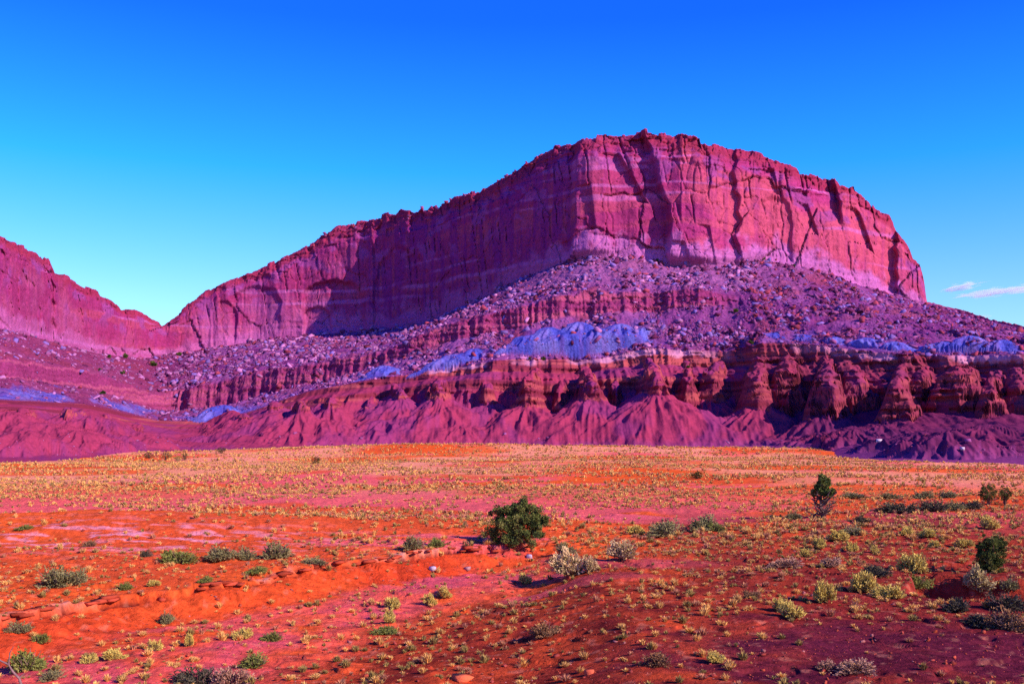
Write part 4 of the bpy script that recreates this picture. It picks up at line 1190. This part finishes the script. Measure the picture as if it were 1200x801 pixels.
for t in range(4):
    for v in range(3):
        Vb, Fq, Ft, tc = tuft_arrays(60 + t * 5 + v, 130, TUFT_T[t])
        m = mesh_np('grass_tuft', Vb, [Fq, Ft], tc); m.materials.append(M_leaf)
        tuft_me.append((t, m))
q1 = ground_h(cand[:, 0], cand[:, 1], True)[1]
TW = ('golden', 'straw coloured', 'pinkish dry', 'olive')
for i in first:
    t, m = tuft_me[random.randrange(12)]
    if q1['d2'][i] < 0 and q1['fade'][i] > 0.5 and t == 2: t, m = tuft_me[random.randrange(3)]
    o = link('grass_tuft', m, None, None, (cand[i, 0], cand[i, 1], hz[i] - 0.01), random.uniform(0, 6.28), (cand[i, 2], cand[i, 2], cand[i, 2] * random.uniform(0.55, 1.0)))
    where = 'on the dark red gravel' if q1['d2'][i] > 0 else 'on the pink wash floor below the bank' if q1['fade'][i] > 0.5 and q1['dd'][i] > 2.6 else 'on the red bank face' if q1['fade'][i] > 0.5 and q1['dd'][i] > 0 else 'on the flat behind the wash bank'
    tag(o, 'small %s grass tuft %s' % (TW[t], where), 'grass tuft', 'grass tufts dotted over the desert floor')
mask = np.ones(len(cand), bool); mask[first] = False
protos = {}
for lod, bl in ((0, 60), (1, 26), (2, 12)):
    protos[lod] = [tuft_arrays(200 + lod * 20 + t, bl, TUFT_T[t % 4]) for t in range(8)]
Vs, F4, F3, Cs, off = [], [], [], [], 0
for i in np.where(mask)[0]:
    y = cand[i, 1]
    lod = 0 if y < 70 else 1 if y < 140 else 2
    vb, fq, ft, tc = protos[lod][random.randrange(8)]
    a = random.uniform(0, 6.283); ca, sa = math.cos(a), math.sin(a); s = cand[i, 2]
    Vs.append(np.stack([(vb[:, 0] * ca - vb[:, 1] * sa) * s + cand[i, 0], (vb[:, 0] * sa + vb[:, 1] * ca) * s + cand[i, 1], vb[:, 2] * s * random.uniform(0.5, 0.95) + hz[i]], -1))
    F4.append(fq + off); F3.append(ft + off); Cs.append(tc); off += len(vb)
me = mesh_np('grass', np.concatenate(Vs), [np.concatenate(F4), np.concatenate(F3)], np.concatenate(Cs))
tag(link('grass', me, M_leaf), 'dry golden grass speckling the flat as far as the mesa', 'grass', kind='stuff')

# gravel -------------------------------------------------------
n = 17000
Y = np.sqrt(rng.uniform(24 ** 2, 62 ** 2, n)); X = rng.uniform(-0.54, 0.54, n) * Y
q2 = ground_h(X, Y, True)[1]
keep = rng.random(n) < np.where(q2['d2'] > -0.5, 0.8, 0.5)
X, Y = X[keep], Y[keep]
Zg = ground_h(X, Y)
sz = np.clip(0.018 * (rng.pareto(2.6, len(X)) + 1), 0.018, 0.12)
tn = [np.array(((0.42, 0.07, 0.04), (0.30, 0.05, 0.04), (0.36, 0.12, 0.11), (0.36, 0.06, 0.03))[random.choice((0, 0, 0, 1, 1, 1, 2, 3))]) for _ in range(len(X))]
me = merge_rocks('gravel', np.stack([X, Y, Zg + sz * 0.2], -1), sz, tn)
tag(link('gravel', me, M_rock), 'red gravel and small stones strewn over the near ground', 'gravel', kind='stuff')

# ------------------------------------------------------------------ cloud
def cloud(px, py, w, h, Yc, label, dens, seed, tilt):
    m = bpy.data.materials.new('cloud_vapour'); m.use_nodes = True
    n, l = m.node_tree.nodes, m.node_tree.links
    n.clear()
    out = n.new('ShaderNodeOutputMaterial'); vol = n.new('ShaderNodeVolumePrincipled')
    vol.inputs['Color'].default_value = (0.72, 0.93, 1.0, 1); vol.inputs['Anisotropy'].default_value = 0.2
    tc = n.new('ShaderNodeTexCoord'); no = n.new('ShaderNodeTexNoise')
    no.inputs['Scale'].default_value = 2.6; no.inputs['Detail'].default_value = 7; no.inputs['Roughness'].default_value = 0.6
    mp = n.new('ShaderNodeMapping'); mp.inputs['Scale'].default_value = (1.3, 1.0, 1.5); mp.inputs['Location'].default_value = (seed, 0, 0)
    ln = n.new('ShaderNodeVectorMath'); ln.operation = 'LENGTH'
    mr = n.new('ShaderNodeMapRange'); mr.inputs['From Min'].default_value = 1.0; mr.inputs['From Max'].default_value = 0.2
    mr.inputs['To Min'].default_value = -0.30; mr.inputs['To Max'].default_value = 0.06
    ad = n.new('ShaderNodeMath'); ad.operation = 'ADD'
    m2 = n.new('ShaderNodeMapRange'); m2.inputs['From Min'].default_value = 0.47; m2.inputs['From Max'].default_value = 0.72
    m2.inputs['To Max'].default_value = dens
    l.new(tc.outputs['Object'], mp.inputs[0]); l.new(mp.outputs[0], no.inputs['Vector'])
    l.new(tc.outputs['Object'], ln.inputs[0]); l.new(ln.outputs['Value'], mr.inputs['Value'])
    l.new(no.outputs['Fac'], ad.inputs[0]); l.new(mr.outputs['Result'], ad.inputs[1])
    l.new(ad.outputs[0], m2.inputs['Value']); l.new(m2.outputs['Result'], vol.inputs['Density'])
    l.new(vol.outputs[0], out.inputs['Volume'])
    bm = bmesh.new(); bmesh.ops.create_icosphere(bm, subdivisions=4, radius=1.0)
    me = bpy.data.meshes.new('cloud'); bm.to_mesh(me); bm.free()
    k = Yc / F
    o = link('cloud', me, m, loc=((px - 600) * k, Yc, CZ + (HY - py) * k), scale=(w * k / 2, w * k / 3, h * k / 2))
    o.rotation_euler.y = tilt
    tag(o, label, 'cloud')
    return o
cloud(1126, 336, 92, 18, 9000, 'short bright cloud streak nearest the right end of the cliff', 0.045, 1.0, -0.22)
cloud(1176, 341, 190, 17, 9400, 'long thin cloud streak reaching towards the frame edge', 0.045, 5.0, -0.11)
cloud(1150, 371, 54, 9, 9200, 'faint small cloud wisp low over the rubble ridge', 0.016, 9.0, -0.15)
